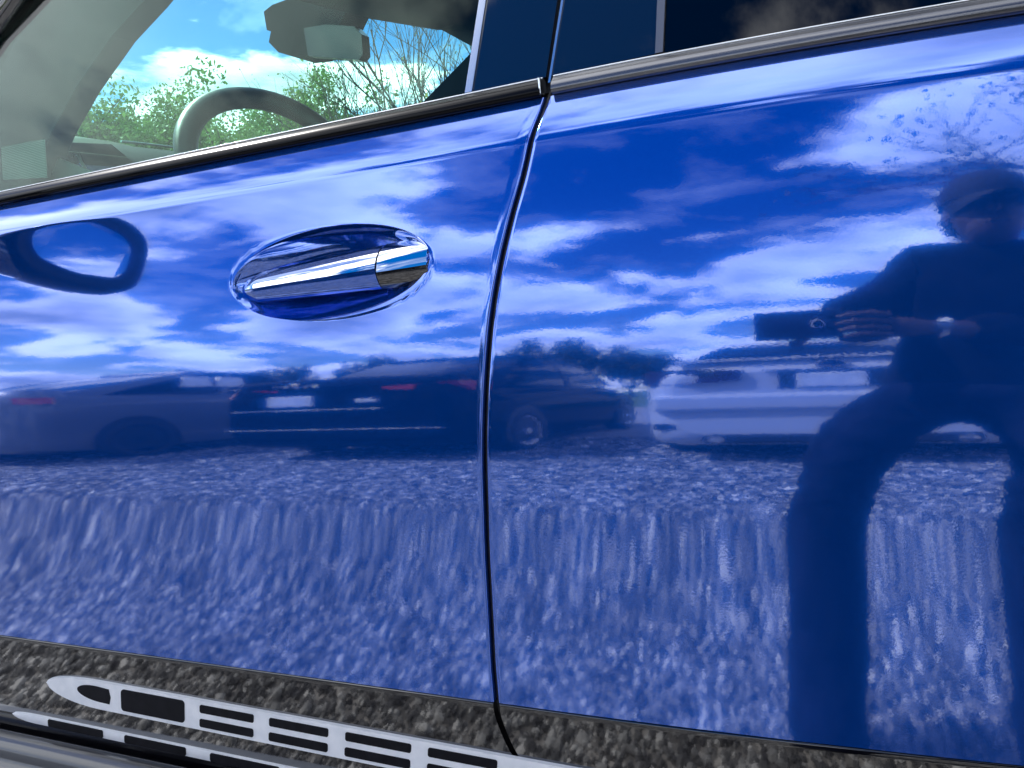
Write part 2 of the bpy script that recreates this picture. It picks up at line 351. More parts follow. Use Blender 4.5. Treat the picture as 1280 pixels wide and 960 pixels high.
# ------------------------------------------------------------------ door handle
def handle():
    h = empty('door_handle', parent=front_door)
    def sec(x):
        t = (x + .733) / (.733 - .432); t = min(max(t, 0), 1)
        e = min(1, (t / .10)) ** .5 if t < .10 else 1
        zc_ = 1.046 + .012 * t; hh = (.0195 + .0095 * min(1, t * 1.1)) * (0.5 + .5 * e); ww = (.0175 + .004 * math.sin(math.pi * t)) * (.25 + .75 * e)
        bow = -.010 * math.sin(math.pi * min(1, t * .95 + .05)) + .014
        return zc_, hh, ww, bow
    def part(name, m_, x0, x1, which):
        mb = MB(); rows = []; X = [x0 + (x1 - x0) * (k / 40) ** (1.6 if x0 < -.7 else 1) for k in range(41)]
        for x in X:
            zc_, hh, ww, bow = sec(x); base = surf_y(zc_)
            top = (bow + .012, zc_ + hh); ridge = (bow - ww, zc_ - hh * (.02 if x < -.505 else .20)); bot = (bow - ww * .45, zc_ - hh * .98); back = (bow + .016, zc_ - hh * .75)
            if which == 'chrome': a, b_, mid = top, ridge, (bow - ww * .62, zc_ + hh * .74)
            else: a, b_, mid = ridge, bot, (bow - ww * 1.02, zc_ - hh * .62)
            line = []
            for q in range(11):
                s_ = q / 10; y = (1 - s_)**2 * a[0] + 2 * s_ * (1 - s_) * mid[0] + s_ * s_ * b_[0]; z = (1 - s_)**2 * a[1] + 2 * s_ * (1 - s_) * mid[1] + s_ * s_ * b_[1]
                line.append((x, base + y, z))
            if which == 'chrome': line = [(x, base + back[0], zc_ + hh * .8)] + line
            else: line = line + [(x, base + back[0], back[1])]
            rows.append(line)
        mb.grid(rows, flip=True)
        mb.fan(rows[0] + [(rows[0][0][0], rows[0][0][1] + .01, rows[0][-1][2])]); mb.fan(rows[-1], True)
        return mb.build(name, m_, h, True, angle=55)
    part('chrome_strip', chrome, -.7325, -.5055, 'chrome'); part('grip', paint, -.7325, -.5055, 'grip')
    part('lock_cap_strip', chrome, -.5040, -.4375, 'chrome'); part('lock_cap', pillar_black, -.5040, -.4375, 'grip')
    for x in (-.71, -.452):
        mb = MB(); zc_, hh, ww, bow = sec(x); mb.box(x - .012, x + .012, surf_y(zc_) + bow + .004, surf_y(zc_) + .04, zc_ - hh * .6, zc_ + hh * .6); mb.build('handle_mount', gloss_black, h, bevel=.003)
handle()

# ------------------------------------------------------------------ belt mouldings, window panes, pillar covers
K = .40
def gy(z): return .090 + (z - 1.252) * K
def belt(parent, x_of, name):
    mb = MB(); rows = []
    prof = [(.094, 1.2295), (.0735, 1.2300), (.0710, 1.2325), (.0705, 1.2365), (.0725, 1.2410), (.0765, 1.2450), (.0815, 1.2482), (.0856, 1.2508)]
    lip_ = [(.0856, 1.2508), (.0851, 1.2514), (.0854, 1.2523), (.0866, 1.2530), (.0900, 1.2530), (.0960, 1.2480)]
    for u in np.linspace(0, 1, 50): rows.append([(x_of(u), y, zwarp(x_of(u), z)) for y, z in prof])
    mb.grid(rows, flip=False); mb.fan(rows[-1]); mb.fan(rows[0], True)
    o = mb.build(name, molding_mat if parent is front_door else molding_rear, parent, True, angle=60)
    mb = MB(); rows = []
    for u in np.linspace(0, 1, 50): rows.append([(x_of(u), y, zwarp(x_of(u), z)) for y, z in lip_])
    mb.grid(rows); mb.fan(rows[-1]); mb.fan(rows[0], True); mb.build('bright_lip', bright_trim, parent, True, angle=60)
    return o
belt(front_door, lambda u: -1.50 + (-.2895 + 1.50) * u, 'belt_moulding')
belt(rear_door, lambda u: -.2760 + (.78 + .2760) * u, 'belt_moulding')
mb = MB(); mb.box(-.291, -.2885, .0712, .094, 1.2315, 1.2505); mb.build('moulding_end_cap', bright_trim, front_door, bevel=.001)
ZR = 1.62                                            # top of the side glass
def pane(pts_xz, name, m_, parent, off=0, thick=.004):
    mb = MB(); a = [(x, gy(z) + off, z) for x, z in pts_xz]; b_ = [(x, gy(z) + off + thick, z) for x, z in pts_xz]; n = len(a)
    mb.fan(a); mb.fan(b_, True)
    for i in range(n): mb.add([a[i], a[(i + 1) % n], b_[(i + 1) % n], b_[i]], [(0, 3, 2, 1)])
    return mb.build(name, m_, parent)
apl = [(-1.50, 1.40), (-1.338, 1.539), (-1.304, 1.58), (-1.22, ZR)]       # A pillar edge of the glass
pane([(-1.50, 1.240), (-.392, 1.240), (-.345, ZR)] + apl[::-1], 'window_pane', glass_side, front_door, .002)
pane([(-.392, 1.2535), (-.3825, 1.2535), (-.336, ZR), (-.346, ZR)], 'window_guide', bright_trim, front_door, -.004, .012)
pane([(-.3825, 1.2530), (-.2865, 1.2530), (-.236, ZR), (-.336, ZR)], 'pillar_cover', pillar_black, front_door, -.001, .02)
pane([(-.2800, 1.2530), (-.1560, 1.2530), (-.1400, ZR), (-.2240, ZR)], 'pillar_cover', pillar_black, rear_door, -.001, .02)
pane([(-.2828, 1.2450), (-.2800, 1.2450), (-.2240, ZR), (-.2275, ZR)], 'pillar_edge_trim', bright_trim, rear_door, -.003, .01)
pane([(-.300, 1.236), (-.270, 1.236), (-.220, ZR), (-.250, ZR)], 'pillar_seal', dark_seal, suv, .012, .01)
pane([(-.1560, 1.2530), (-.1475, 1.2530), (-.1290, ZR), (-.1400, ZR)], 'window_guide', mat('window_guide_grey', (.22, .22, .23), .25, .7), rear_door, -.004, .012)
pane([(-.1475, 1.240), (.80, 1.228), (.80, 1.55), (.70, ZR), (-.1290, ZR)], 'window_pane', glass_dark, rear_door, .002)

# ------------------------------------------------------------------ rest of the blue car
mb = MB()                                              # A pillar and cantrail, outer
ap = [(-1.95, .10, 1.23), (-1.62, .14, 1.36), (-1.42, .185, 1.50), (-1.36, .21, 1.58), (-1.25, .235, 1.66), (-1.0, .25, 1.71), (0, .255, 1.735), (.8, .26, 1.73), (1.7, .29, 1.69)]
rows = []
for x, y, z in ap: rows.append([(x + .02, y - .012, z - .045), (x, y - .022, z - .02), (x - .02, y - .012, z + .03), (x - .01, y + .04, z + .05), (x + .03, y + .05, z)])
mb.grid(rows, closed=True); mb.build('roof_side_rail', pillar_black, suv, True)
mb = MB(); rows = []
for t in np.linspace(0, 1, 9):
    y = .24 + (1.76 - .24) * t; bz = .05 * math.sin(math.pi * t); rows.append([(-1.02 + .05 * (1 - math.sin(math.pi * t)), y, 1.715 + bz), (-.3, y, 1.75 + bz), (.8, y, 1.755 + bz), (1.9, y, 1.70 + bz)])
mb.grid(rows, flip=True); roof = mb.build('roof', paint, suv, True)
mb = MB(); mb.grid([[(p[0], p[1], p[2] - .03) for p in r] for r in rows]); mb.build('roof_lining', interior_black, suv, True)
# bonnet, wings, wheels, floor: the rest of the car beyond the frame
def swept(name, x0, x1, z1, arch=None, m_=paint):
    mb = MB(); cols_ = []
    for x in np.linspace(x0, x1, 60):
        zlow = ZBOT
        if arch and abs(x - arch[0]) < arch[1]: zlow = max(zlow, arch[2] + math.sqrt(arch[1] ** 2 - (x - arch[0]) ** 2))
        t = max(0, (-x - 2.1) / .9) if x < 0 else max(0, (x - 1.6) / .8)
        cols_.append([(x, surf_y(z) + .30 * t * t, zwarp(x, z) if x > 0 else z) for z in np.linspace(zlow, z1, 40)])
    mb.grid(cols_); return mb.build(name, m_, suv, True)
swept('front_wing', -3.0, -1.556, 1.20, (-2.35, .44, .42)); swept('rear_quarter', .787, 2.4, 1.21, (1.25, .44, .42))
mb = MB(); rows = []
for x in np.linspace(-3.1, -1.75, 14):
    t = (x + 3.1) / 1.35; rows.append([(x, y, .92 + .27 * t ** .6 + .04 * math.sin(math.pi * (y - .05) / 1.9)) for y in np.linspace(.06 + .25 * (1 - t) ** 2, 1.94 - .25 * (1 - t) ** 2, 16)])
mb.grid(rows); mb.fan([(p[0], p[1], .35) for p in rows[0]] + rows[0][::-1]); mb.build('bonnet', paint, suv, True)
mb = MB(); mb.box(-2.9, 2.3, .10, 1.90, .30, .36); mb.box(-1.55, 2.3, 1.86, 1.93, .36, 1.10); mb.box(2.2, 2.35, .2, 1.8, .36, 1.2); mb.box(-1.9, -1.85, .1, 1.9, .36, 1.16); mb.build('floor_pan', car_black, suv)
def wheel(parent, cx_, y_out, zc_, r=.40, wdt=.26, side=-1, rim=rim_m, spokes=5, axis='y', name='wheel'):
    """wheel with its axle along world y; visible face towards side*y"""
    wh = empty(name, (cx_, y_out, zc_), parent=parent)
    def ring(prof, n=28): return [[(rr * math.cos(a), -side * d if axis == 'y' else 0, rr * math.sin(a)) if axis == 'y' else (-side * d, rr * math.cos(a), rr * math.sin(a)) for a in [2 * math.pi * k / n for k in range(n)]] for rr, d in prof]
    MB().grid(ring([(r * .66, .03), (r * .70, .004), (r * .86, -.002), (r * .97, .015), (r, .04), (r, wdt - .04), (r * .95, wdt), (r * .6, wdt)]), closed=True).build('tyre', tyre_m, wh, True)
    b_ = MB(); b_.grid(ring([(r * .70, .006), (r * .66, .012), (r * .63, .05), (r * .60, .12)]), closed=True)
    for k in range(spokes):
        a = 2 * math.pi * k / spokes + .3; c_, s_ = math.cos(a), math.sin(a); pts = []
        for rr, hw_, d in ((r * .10, r * .10, .01), (r * .40, r * .085, .018), (r * .66, r * .13, .014)):
            for q in (-1, 1):
                u, v = rr * c_ - q * hw_ * s_, rr * s_ + q * hw_ * c_
                pts.append((u, -side * d, v) if axis == 'y' else (-side * d, u, v))
        b_.add(pts, [(0, 1, 3, 2), (2, 3, 5, 4)])
        b_.add([((p[0], p[1] - side * .04, p[2]) if axis == 'y' else (p[0] - side * .04, p[1], p[2])) for p in pts] + pts, [(0, 2, 8, 6), (2, 4, 10, 8), (1, 7, 9, 3), (3, 9, 11, 5)])
    b_.grid(ring([(r * .14, .02), (r * .13, .004), (.001, .002)]), closed=True); b_.build('rim', rim, wh, False)
    MB().grid(ring([(r * .60, .10), (.001, .10)]), closed=True).build('brake_disc', car_black, wh)
    return wh
for cx_ in (-2.35, 1.25): wheel(suv, cx_, .02, .40)

# side mirror on the front door
mir = empty('side_mirror', parent=suv)
mb = MB(); rows = []
cxm, cym, czm = -1.33, -.175, 1.262
def mir_ring(x, sy, sz, oy=0, oz=0, n=36, e=.62):
    out = []
    for k in range(n):
        a = 2 * math.pi * k / n; c_, s_ = math.cos(a), math.sin(a)
        out.append((x + .10 * (0) - .10 * (c_ * sy) * .9, cym + oy + sy * math.copysign(abs(c_) ** e, c_), czm + oz + sz * math.copysign(abs(s_) ** e, s_)))
    return out
shell = [mir_ring(cxm + .004, .100, .064), mir_ring(cxm + .012, .128, .090), mir_ring(cxm + .004, .137, .099), mir_ring(cxm - .03, .139, .101), mir_ring(cxm - .08, .125, .092), mir_ring(cxm - .12, .09, .07), mir_ring(cxm - .145, .04, .03)]
mb.grid(shell, closed=True); mb.fan(shell[-1]); mb.build('mirror_housing', mat('mirror_housing_black', (.003, .004, .007), .35, spec=.25), mir, True)
MB().fan(mir_ring(cxm + .002, .1005, .0645)).build('mirror_glass', mirror_glass, mir)
mb = MB(); mb.tube([(-1.40, .06, 1.215), (-1.385, -.02, 1.205), (-1.375, -.09, 1.20), (-1.37, -.14, 1.21)], [.045, .04, .036, .03], 12); mb.build('mirror_arm', gloss_black, mir, True)

# ------------------------------------------------------------------ running board, and its reflection in the sill built as solid strips
board = empty('running_board', parent=suv)
def on_clad(x, z, off): return (x, clad_y(z) - off, zwarp(x, z))
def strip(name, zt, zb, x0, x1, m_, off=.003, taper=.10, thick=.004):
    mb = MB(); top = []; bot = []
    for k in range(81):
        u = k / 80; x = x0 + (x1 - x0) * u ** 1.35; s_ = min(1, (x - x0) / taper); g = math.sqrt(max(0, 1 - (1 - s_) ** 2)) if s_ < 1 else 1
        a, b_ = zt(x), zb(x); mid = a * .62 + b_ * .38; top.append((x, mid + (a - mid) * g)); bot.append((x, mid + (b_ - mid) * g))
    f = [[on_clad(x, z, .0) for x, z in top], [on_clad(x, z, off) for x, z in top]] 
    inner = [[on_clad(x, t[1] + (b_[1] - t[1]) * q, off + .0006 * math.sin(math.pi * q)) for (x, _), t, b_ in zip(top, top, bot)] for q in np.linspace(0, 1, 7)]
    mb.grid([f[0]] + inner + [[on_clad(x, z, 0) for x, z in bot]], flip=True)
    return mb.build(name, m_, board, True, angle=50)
def lerp(x, a, b): t = (x - a[0]) / (b[0] - a[0]); return a[1] + (b[1] - a[1]) * t
zt1 = lambda x: lerp(x, (-1.25, .4345), (-.39, .4190)); zb1 = lambda x: lerp(x, (-1.25, .3850), (-.39, .3700))
strip('board_reflection_strip', zt1, zb1, -1.262, .6, satin_steel, .0052, .13)  # solid strip standing in for the tread mirrored in the gloss sill
def pad(x0, x1, f0, f1, skew, name='rubber_pad_and_reflection', zt=zt1, zb=zb1, off=.0064, r=.5):
    """rounded slot between fractions f0..f1 of the strip height"""
    n = 7; mid = []; zz_ = lambda x, f: zt(x) + (zb(x) - zt(x)) * f
    fc, fh = (f0 + f1) / 2, (f1 - f0) / 2; hgt = abs(zz_(x0, f0) - zz_(x0, f1)) / 2; loop = []
    rr = hgt * r
    for cxx, cf, a0 in ((x1 - rr, 1, -90), (x1 - rr, -1, 0), (x0 + rr, -1, 90), (x0 + rr, 1, 180)):
        for q in range(n):
            a = R_(a0 + 90 * q / (n - 1)); dz = -cf * (hgt - rr) + rr * math.sin(a); x = cxx + rr * math.cos(a)
            z = zz_(x, fc) + dz; loop.append((x + skew * dz, z))
    mb = MB(); a_ = [on_clad(x, z, off) for x, z in loop]; mb.fan(a_, False); mb.grid([a_, [on_clad(x, z, off - .003) for x, z in loop]], closed=True)
    return mb.build(name, rubber, board)
# pads of the modelled reflection: pointed front one, large one, then pairs
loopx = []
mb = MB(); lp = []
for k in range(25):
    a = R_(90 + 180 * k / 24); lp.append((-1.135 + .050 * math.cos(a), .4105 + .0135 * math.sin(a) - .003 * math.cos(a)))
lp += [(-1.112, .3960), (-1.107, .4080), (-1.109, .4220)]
a_ = [on_clad(x, z, .0064) for x, z in lp]; mb.fan(a_); mb.grid([a_, [on_clad(x, z, .003) for x, z in lp]], closed=True, flip=True); mb.build('rubber_pad_and_reflection', rubber, board)
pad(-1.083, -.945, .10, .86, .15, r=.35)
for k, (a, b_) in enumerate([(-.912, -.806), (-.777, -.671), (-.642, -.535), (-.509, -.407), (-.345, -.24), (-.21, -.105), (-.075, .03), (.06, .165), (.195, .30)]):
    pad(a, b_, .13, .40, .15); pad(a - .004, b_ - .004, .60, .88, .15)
zt2 = lambda x: lerp(x, (-1.351, .3490), (-.60, .3420)); zb2 = lambda x: lerp(x, (-1.351, .3330), (-.60, .3250))
strip('lower_board_reflection_strip', zt2, zb2, -1.37, .6, satin_steel, .003, .06)  # thinner strip, likewise a modelled reflection of the board
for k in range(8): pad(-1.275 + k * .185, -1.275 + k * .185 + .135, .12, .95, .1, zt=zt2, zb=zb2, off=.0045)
# board: rounded grey edge and slotted tread in front of the sill
mb = MB(); rows = []
bp = [(y - .004, z) for y, z in [(-.045, .312), (-.052, .3195), (-.062, .3205), (-.075, .317), (-.083, .308), (-.086, .298), (-.092, .290), (-.102, .287), (-.112, .281), (-.117, .270), (-.116, .258)]]
for x in np.linspace(-1.75, .9, 40): rows.append([(x, y, z) for y, z in bp])
mb.grid(rows, flip=True); mb.build('board_edge', trim_grey, board, True)
mb = MB(); rows = []
for x in np.linspace(-1.75, .9, 40): rows.append([(x, -.116, .2585), (x, -.120, .2565), (x, -.205, .2500), (x, -.222, .244), (x, -.226, .225), (x, -.12, .21)])
mb.grid(rows, flip=True); mb.build('board_tread', satin_steel, board, True, angle=40)
for row_, (ya, yb) in enumerate(((-.128, -.146), (-.160, -.178))):
    for k in range(18):
        x0 = -1.72 + k * .145 + row_ * .03; mb = MB()
        zt_ = lambda y: .2565 + (y + .120) * (.0065 / .085)
        lp = [(x0 + rx, y) for rx, y in ((.006, ya), (.108, ya), (.114, (ya + yb) / 2), (.108, yb), (.006, yb), (0, (ya + yb) / 2))]
        a_ = [(x, y, zt_(y) + .0022) for x, y in lp]; mb.fan(a_, True); mb.grid([a_, [(x, y, z - .004) for x, y, z in a_]], closed=True); mb.build('rubber_pad_and_reflection', rubber, board)
mb = MB(); mb.box(-1.5, .78, .0, .12, .20, .31); mb.build('sill_beam', car_black, suv)

# ------------------------------------------------------------------ cabin seen through the front window
def slab(name, pts, thick, m_, parent=suv, bevel=0, axis=1):
    """convex polygon in xz with y per vertex, thickened along +y"""
    mb = MB(); n = len(pts); b_ = [(x, y + thick, z) for x, y, z in pts]
    mb.fan(pts); mb.fan(b_, True)
    for i in range(n): mb.add([pts[i], pts[(i + 1) % n], b_[(i + 1) % n], b_[i]], [(0, 3, 2, 1)])
    return mb.build(name, m_, parent, bevel=bevel)
slab('windscreen_pillar', [(-1.95, .25, 1.20), (-1.50, .25, 1.22), (-1.405, .25, 1.290), (-1.317, .25, 1.373), (-1.232, .25, 1.436), (-1.121, .25, 1.503), (-1.033, .25, 1.542), (-.86, .25, 1.63), (-.70, .25, 1.73), (-1.30, .25, 1.73)], .05, interior_black)
slab('windscreen_pillar', [(-1.75, 1.50, 1.20), (-1.48, 1.50, 1.38), (-1.18, 1.50, 1.555), (-.985, 1.50, 1.672), (-.80, 1.50, 1.74), (-.55, 1.50, 1.74), (-.75, 1.50, 1.66), (-.90, 1.50, 1.50), (-1.0, 1.50, 1.30), (-1.0, 1.5, 1.2)], .08, interior_black)
slab('far_door_trim', [(-1.75, 1.62, .4), (2.2, 1.62, .4), (2.2, 1.62, 1.35), (-1.0, 1.62, 1.35), (-1.75, 1.62, 1.25)], .2, interior_black)
slab('far_window_frame', [(-.98, 1.6, 1.3), (2.2, 1.6, 1.3), (2.2, 1.6, 1.78), (-.60, 1.6, 1.78), (-.85, 1.6, 1.62)], .04, interior_black)
mb = MB(); rows = []
for y, x, z in [(.28, -.98, 1.60), (.45, -.93, 1.585), (.7, -.89, 1.59), (1.0, -.87, 1.625), (1.3, -.89, 1.690), (1.52, -.93, 1.74)]: rows.append([(x, y, z), (x + .02, y, z - .012), (x + .25, y, z + .015), (x + .45, y, 1.74)])
mb.grid(rows); mb.grid([[r[0], (r[0][0] - .02, r[0][1], r[0][2] + .03), (r[0][0] + .1, r[0][1], 1.76)] for r in rows], flip=True); mb.build('header_and_visor', interior_black, suv, True)
mb = MB(); mb.box(-1.35, -1.30, .3, 1.6, .5, 1.30); 
dp = [(-1.10, 1.15), (-1.16, 1.275), (-1.23, 1.335), (-1.34, 1.356), (-1.50, 1.370), (-1.75, 1.375), (-1.90, 1.34)]
rows = []
for y in np.linspace(.30, 1.60, 14): rows.append([(x, y, z + .006 * math.sin(y * 5)) for x, z in dp])
mb.grid(rows); dash = mb.build('dashboard', interior_black, suv, True, angle=50)
mb = MB(); rows = []
for k in range(13):
    y = .30 + .42 * k / 12; g = math.sin(math.pi * k / 12) ** .6; rows.append([(-1.44, y, 1.34), (-1.50, y, 1.36 + .05 * g), (-1.62, y, 1.365 + .078 * g), (-1.80, y, 1.365 + .06 * g), (-1.9, y, 1.34)])
mb.grid(rows); mb.build('instrument_hood', add_noise_color(mat('hood_olive_black', (.03, .035, .02), .7), (.022, .026, .014), (.045, .05, .028), 20), dash, True)
mb = MB(); mb.tube([(-1.215, y, 1.339 + .006 * math.sin(y * 5)) for y in np.linspace(.31, 1.0, 20)], .0025, 6); mb.build('dash_seam', dash_edge, dash, True)
mb = MB(); mb.tube([(-1.30, .30, 1.285), (-1.33, .31, 1.325), (-1.37, .34, 1.347), (-1.43, .38, 1.357), (-1.52, .45, 1.366)], .003, 6); mb.build('vent_trim', dash_edge, dash, True)
slab('speaker_cover', [(-1.372, .285, 1.275), (-1.23, .285, 1.275), (-1.40, .285, 1.352)], .006, mat('speaker_cover_grey', (.30, .32, .31), .35, .4), dash)
# printed sheet tucked behind the glass
def paper_mat():
    m_ = mat('printed_sheet', (.75, .78, .75), .7); n, l, b = nodes(m_); t = n.new('ShaderNodeTexCoord'); mp = n.new('ShaderNodeMapping'); mp.inputs['Scale'].default_value = (60, 1, 330); l(t.outputs['Object'], mp.inputs['Vector'])
    w_ = n.new('ShaderNodeTexWave'); w_.bands_direction = 'Z'; w_.inputs['Scale'].default_value = .32; w_.inputs['Distortion'].default_value = 1.0; l(mp.outputs[0], w_.inputs['Vector'])
    r = n.new('ShaderNodeValToRGB'); r.color_ramp.elements[0].position = .35; r.color_ramp.elements[0].color = (.06, .08, .07, 1); r.color_ramp.elements[1].position = .62; r.color_ramp.elements[1].color = (.20, .23, .21, 1); l(w_.outputs['Fac'], r.inputs[0]); l(r.outputs[0], b.inputs['Base Color']); return m_
sheet = slab('paper_sheet', [(-1.460, .236, 1.305), (-1.338, .236, 1.292), (-1.322, .236, 1.360), (-1.444, .236, 1.364)], .0012, paper_mat(), None)
tag(sheet, 'pale printed paper sheet at the front corner of the blue SUV side window', 'paper')
# steering wheel
st = empty('steering_wheel', parent=suv)
ctr = Vector((-1.010, .50, 1.275)); ax = Vector((.60, -.28, .36)).normalized(); ux = Vector((0, 1, 0)) - ax * ax.y; ux.normalize(); uz = ax.cross(ux); uz = uz if uz.z > 0 else -uz
mb = MB(); n_ = 48; rows = []
for k in range(n_ + 1):
    a = 2 * math.pi * k / n_; d = ux * math.cos(a) + uz * math.sin(a); rows.append([ctr + d * (.178 + .023 * math.cos(b_)) + ax * (.020 * math.sin(b_)) for b_ in [2 * math.pi * q / 14 for q in range(14)]])
mb.grid(rows, closed=True); mb.build('rim', leather, st, True)
MB().sphere(ctr - ax * .03, (.07, .07, .07)).build('hub', interior_black, st, True)
for a in (0, math.pi, -math.pi / 2):
    d = ux * math.cos(a) + uz * math.sin(a); MB().tube([ctr - ax * .02 + d * .05, ctr - ax * .01 + d * .12, ctr + d * .178], [.03, .022, .016], 8).build('spoke', interior_black, st, True)
MB().tube([ctr - ax * .05, ctr - ax * .35], .04, 10).build('column', interior_black, st, True)
# inside mirror with sensor housing
rv = empty('inside_mirror', parent=suv)
mb = MB(); pts = [(-1.270, .92, 1.745), (-1.300, .92, 1.735), (-1.300, .92, 1.690), (-1.288, .92, 1.684), (-1.300, .92, 1.660), (-1.275, .92, 1.630), (-1.235, .92, 1.612), (-1.180, .92, 1.606), (-1.08, .92, 1.655), (-1.02, .92, 1.72), (-.98, .92, 1.76)]
slab('sensor_housing', pts, .10, interior_black, rv, bevel=.006)
slab('mirror_back', [(-1.165, .89, 1.594), (-1.02, .89, 1.556), (-1.006, .89, 1.566), (-1.002, .89, 1.612), (-1.02, .89, 1.634), (-1.10, .89, 1.655), (-1.165, .89, 1.66)], .035, mat('mirror_shell', (.03, .031, .035), .3, 0, .5), rv, bevel=.005)
# windscreen
mb = MB(); mb.grid([[(-1.95, y, 1.24), (-1.55, y, 1.45), (-1.15, y, 1.66), (-1.0, y, 1.73)] for y in np.linspace(.28, 1.62, 8)]); mb.build('windscreen', glass_wind, suv, True)
# front seat
seat = empty('front_seat', parent=suv)
mb = MB(); mb.box(-.75, -.15, .35, .85, .62, .80); mb.build('seat_cushion', leather, seat, bevel=.04)
mb = MB(); mb.add([(-.28, .35, .78), (-.12, .35, .78), (.05, .37, 1.40), (-.05, .37, 1.40), (-.28, .85, .78), (-.12, .85, .78), (.05, .83, 1.40), (-.05, .83, 1.40)], [(0, 1, 2, 3), (4, 7, 6, 5), (0, 4, 5, 1), (1, 5, 6, 2), (2, 6, 7, 3), (3, 7, 4, 0)]); mb.build('seat_back', leather, seat, bevel=.04)
# ------------------------------------------------------------------ ground and gravel
gm = mat('gravel_ground', (.2, .2, .2), .9); n, l, b = nodes(gm); t = n.new('ShaderNodeTexCoord')
vo = n.new('ShaderNodeTexVoronoi'); vo.inputs['Scale'].default_value = 26; l(t.outputs['Object'], vo.inputs['Vector'])
ns = n.new('ShaderNodeTexNoise'); ns.inputs['Scale'].default_value = .5; ns.inputs['Detail'].default_value = 6; l(t.outputs['Object'], ns.inputs['Vector'])
sp = n.new('ShaderNodeSeparateColor'); l(vo.outputs['Color'], sp.inputs[0])
rp = n.new('ShaderNodeValToRGB'); rp.color_ramp.elements[0].color = (.10, .10, .105, 1); rp.color_ramp.elements[1].color = (.46, .45, .45, 1); l(sp.outputs[0], rp.inputs[0])
rp2 = n.new('ShaderNodeValToRGB'); rp2.color_ramp.elements[0].position = .35; rp2.color_ramp.elements[1].position = .7; rp2.color_ramp.elements[0].color = (.75, .75, .76, 1); rp2.color_ramp.elements[1].color = (1.1, 1.08, 1.04, 1); l(ns.outputs['Fac'], rp2.inputs[0])
mx = n.new('ShaderNodeMix'); mx.data_type = 'RGBA'; mx.blend_type = 'MULTIPLY'; mx.inputs['Factor'].default_value = 1; l(rp.outputs[0], mx.inputs['A']); l(rp2.outputs[0], mx.inputs['B'])
# the lot gives way to grass some way out
ln = n.new('ShaderNodeVectorMath'); ln.operation = 'LENGTH'; l(t.outputs['Object'], ln.inputs[0]); gr = n.new('ShaderNodeMapRange'); gr.inputs['From Min'].default_value = 17; gr.inputs['From Max'].default_value = 19; l(ln.outputs['Value'], gr.inputs['Value'])
mx2 = n.new('ShaderNodeMix'); mx2.data_type = 'RGBA'; l(gr.outputs[0], mx2.inputs['Factor']); l(mx.outputs['Result'], mx2.inputs['A']); mx2.inputs['B'].default_value = (.07, .11, .035, 1); l(mx2.outputs['Result'], b.inputs['Base Color'])
bu = n.new('ShaderNodeBump'); bu.inputs['Strength'].default_value = 1; bu.inputs['Distance'].default_value = .02; bu.invert = True; l(vo.outputs['Distance'], bu.inputs['Height']); l(bu.outputs[0], b.inputs['Normal'])
mb = MB(); G = [-400, -60, -20, -8, -4, 0, 4, 8, 20, 60, 400]; mb.grid([[(x, y, 0) for x in G] for y in G]); struct(mb.build('ground', gm))

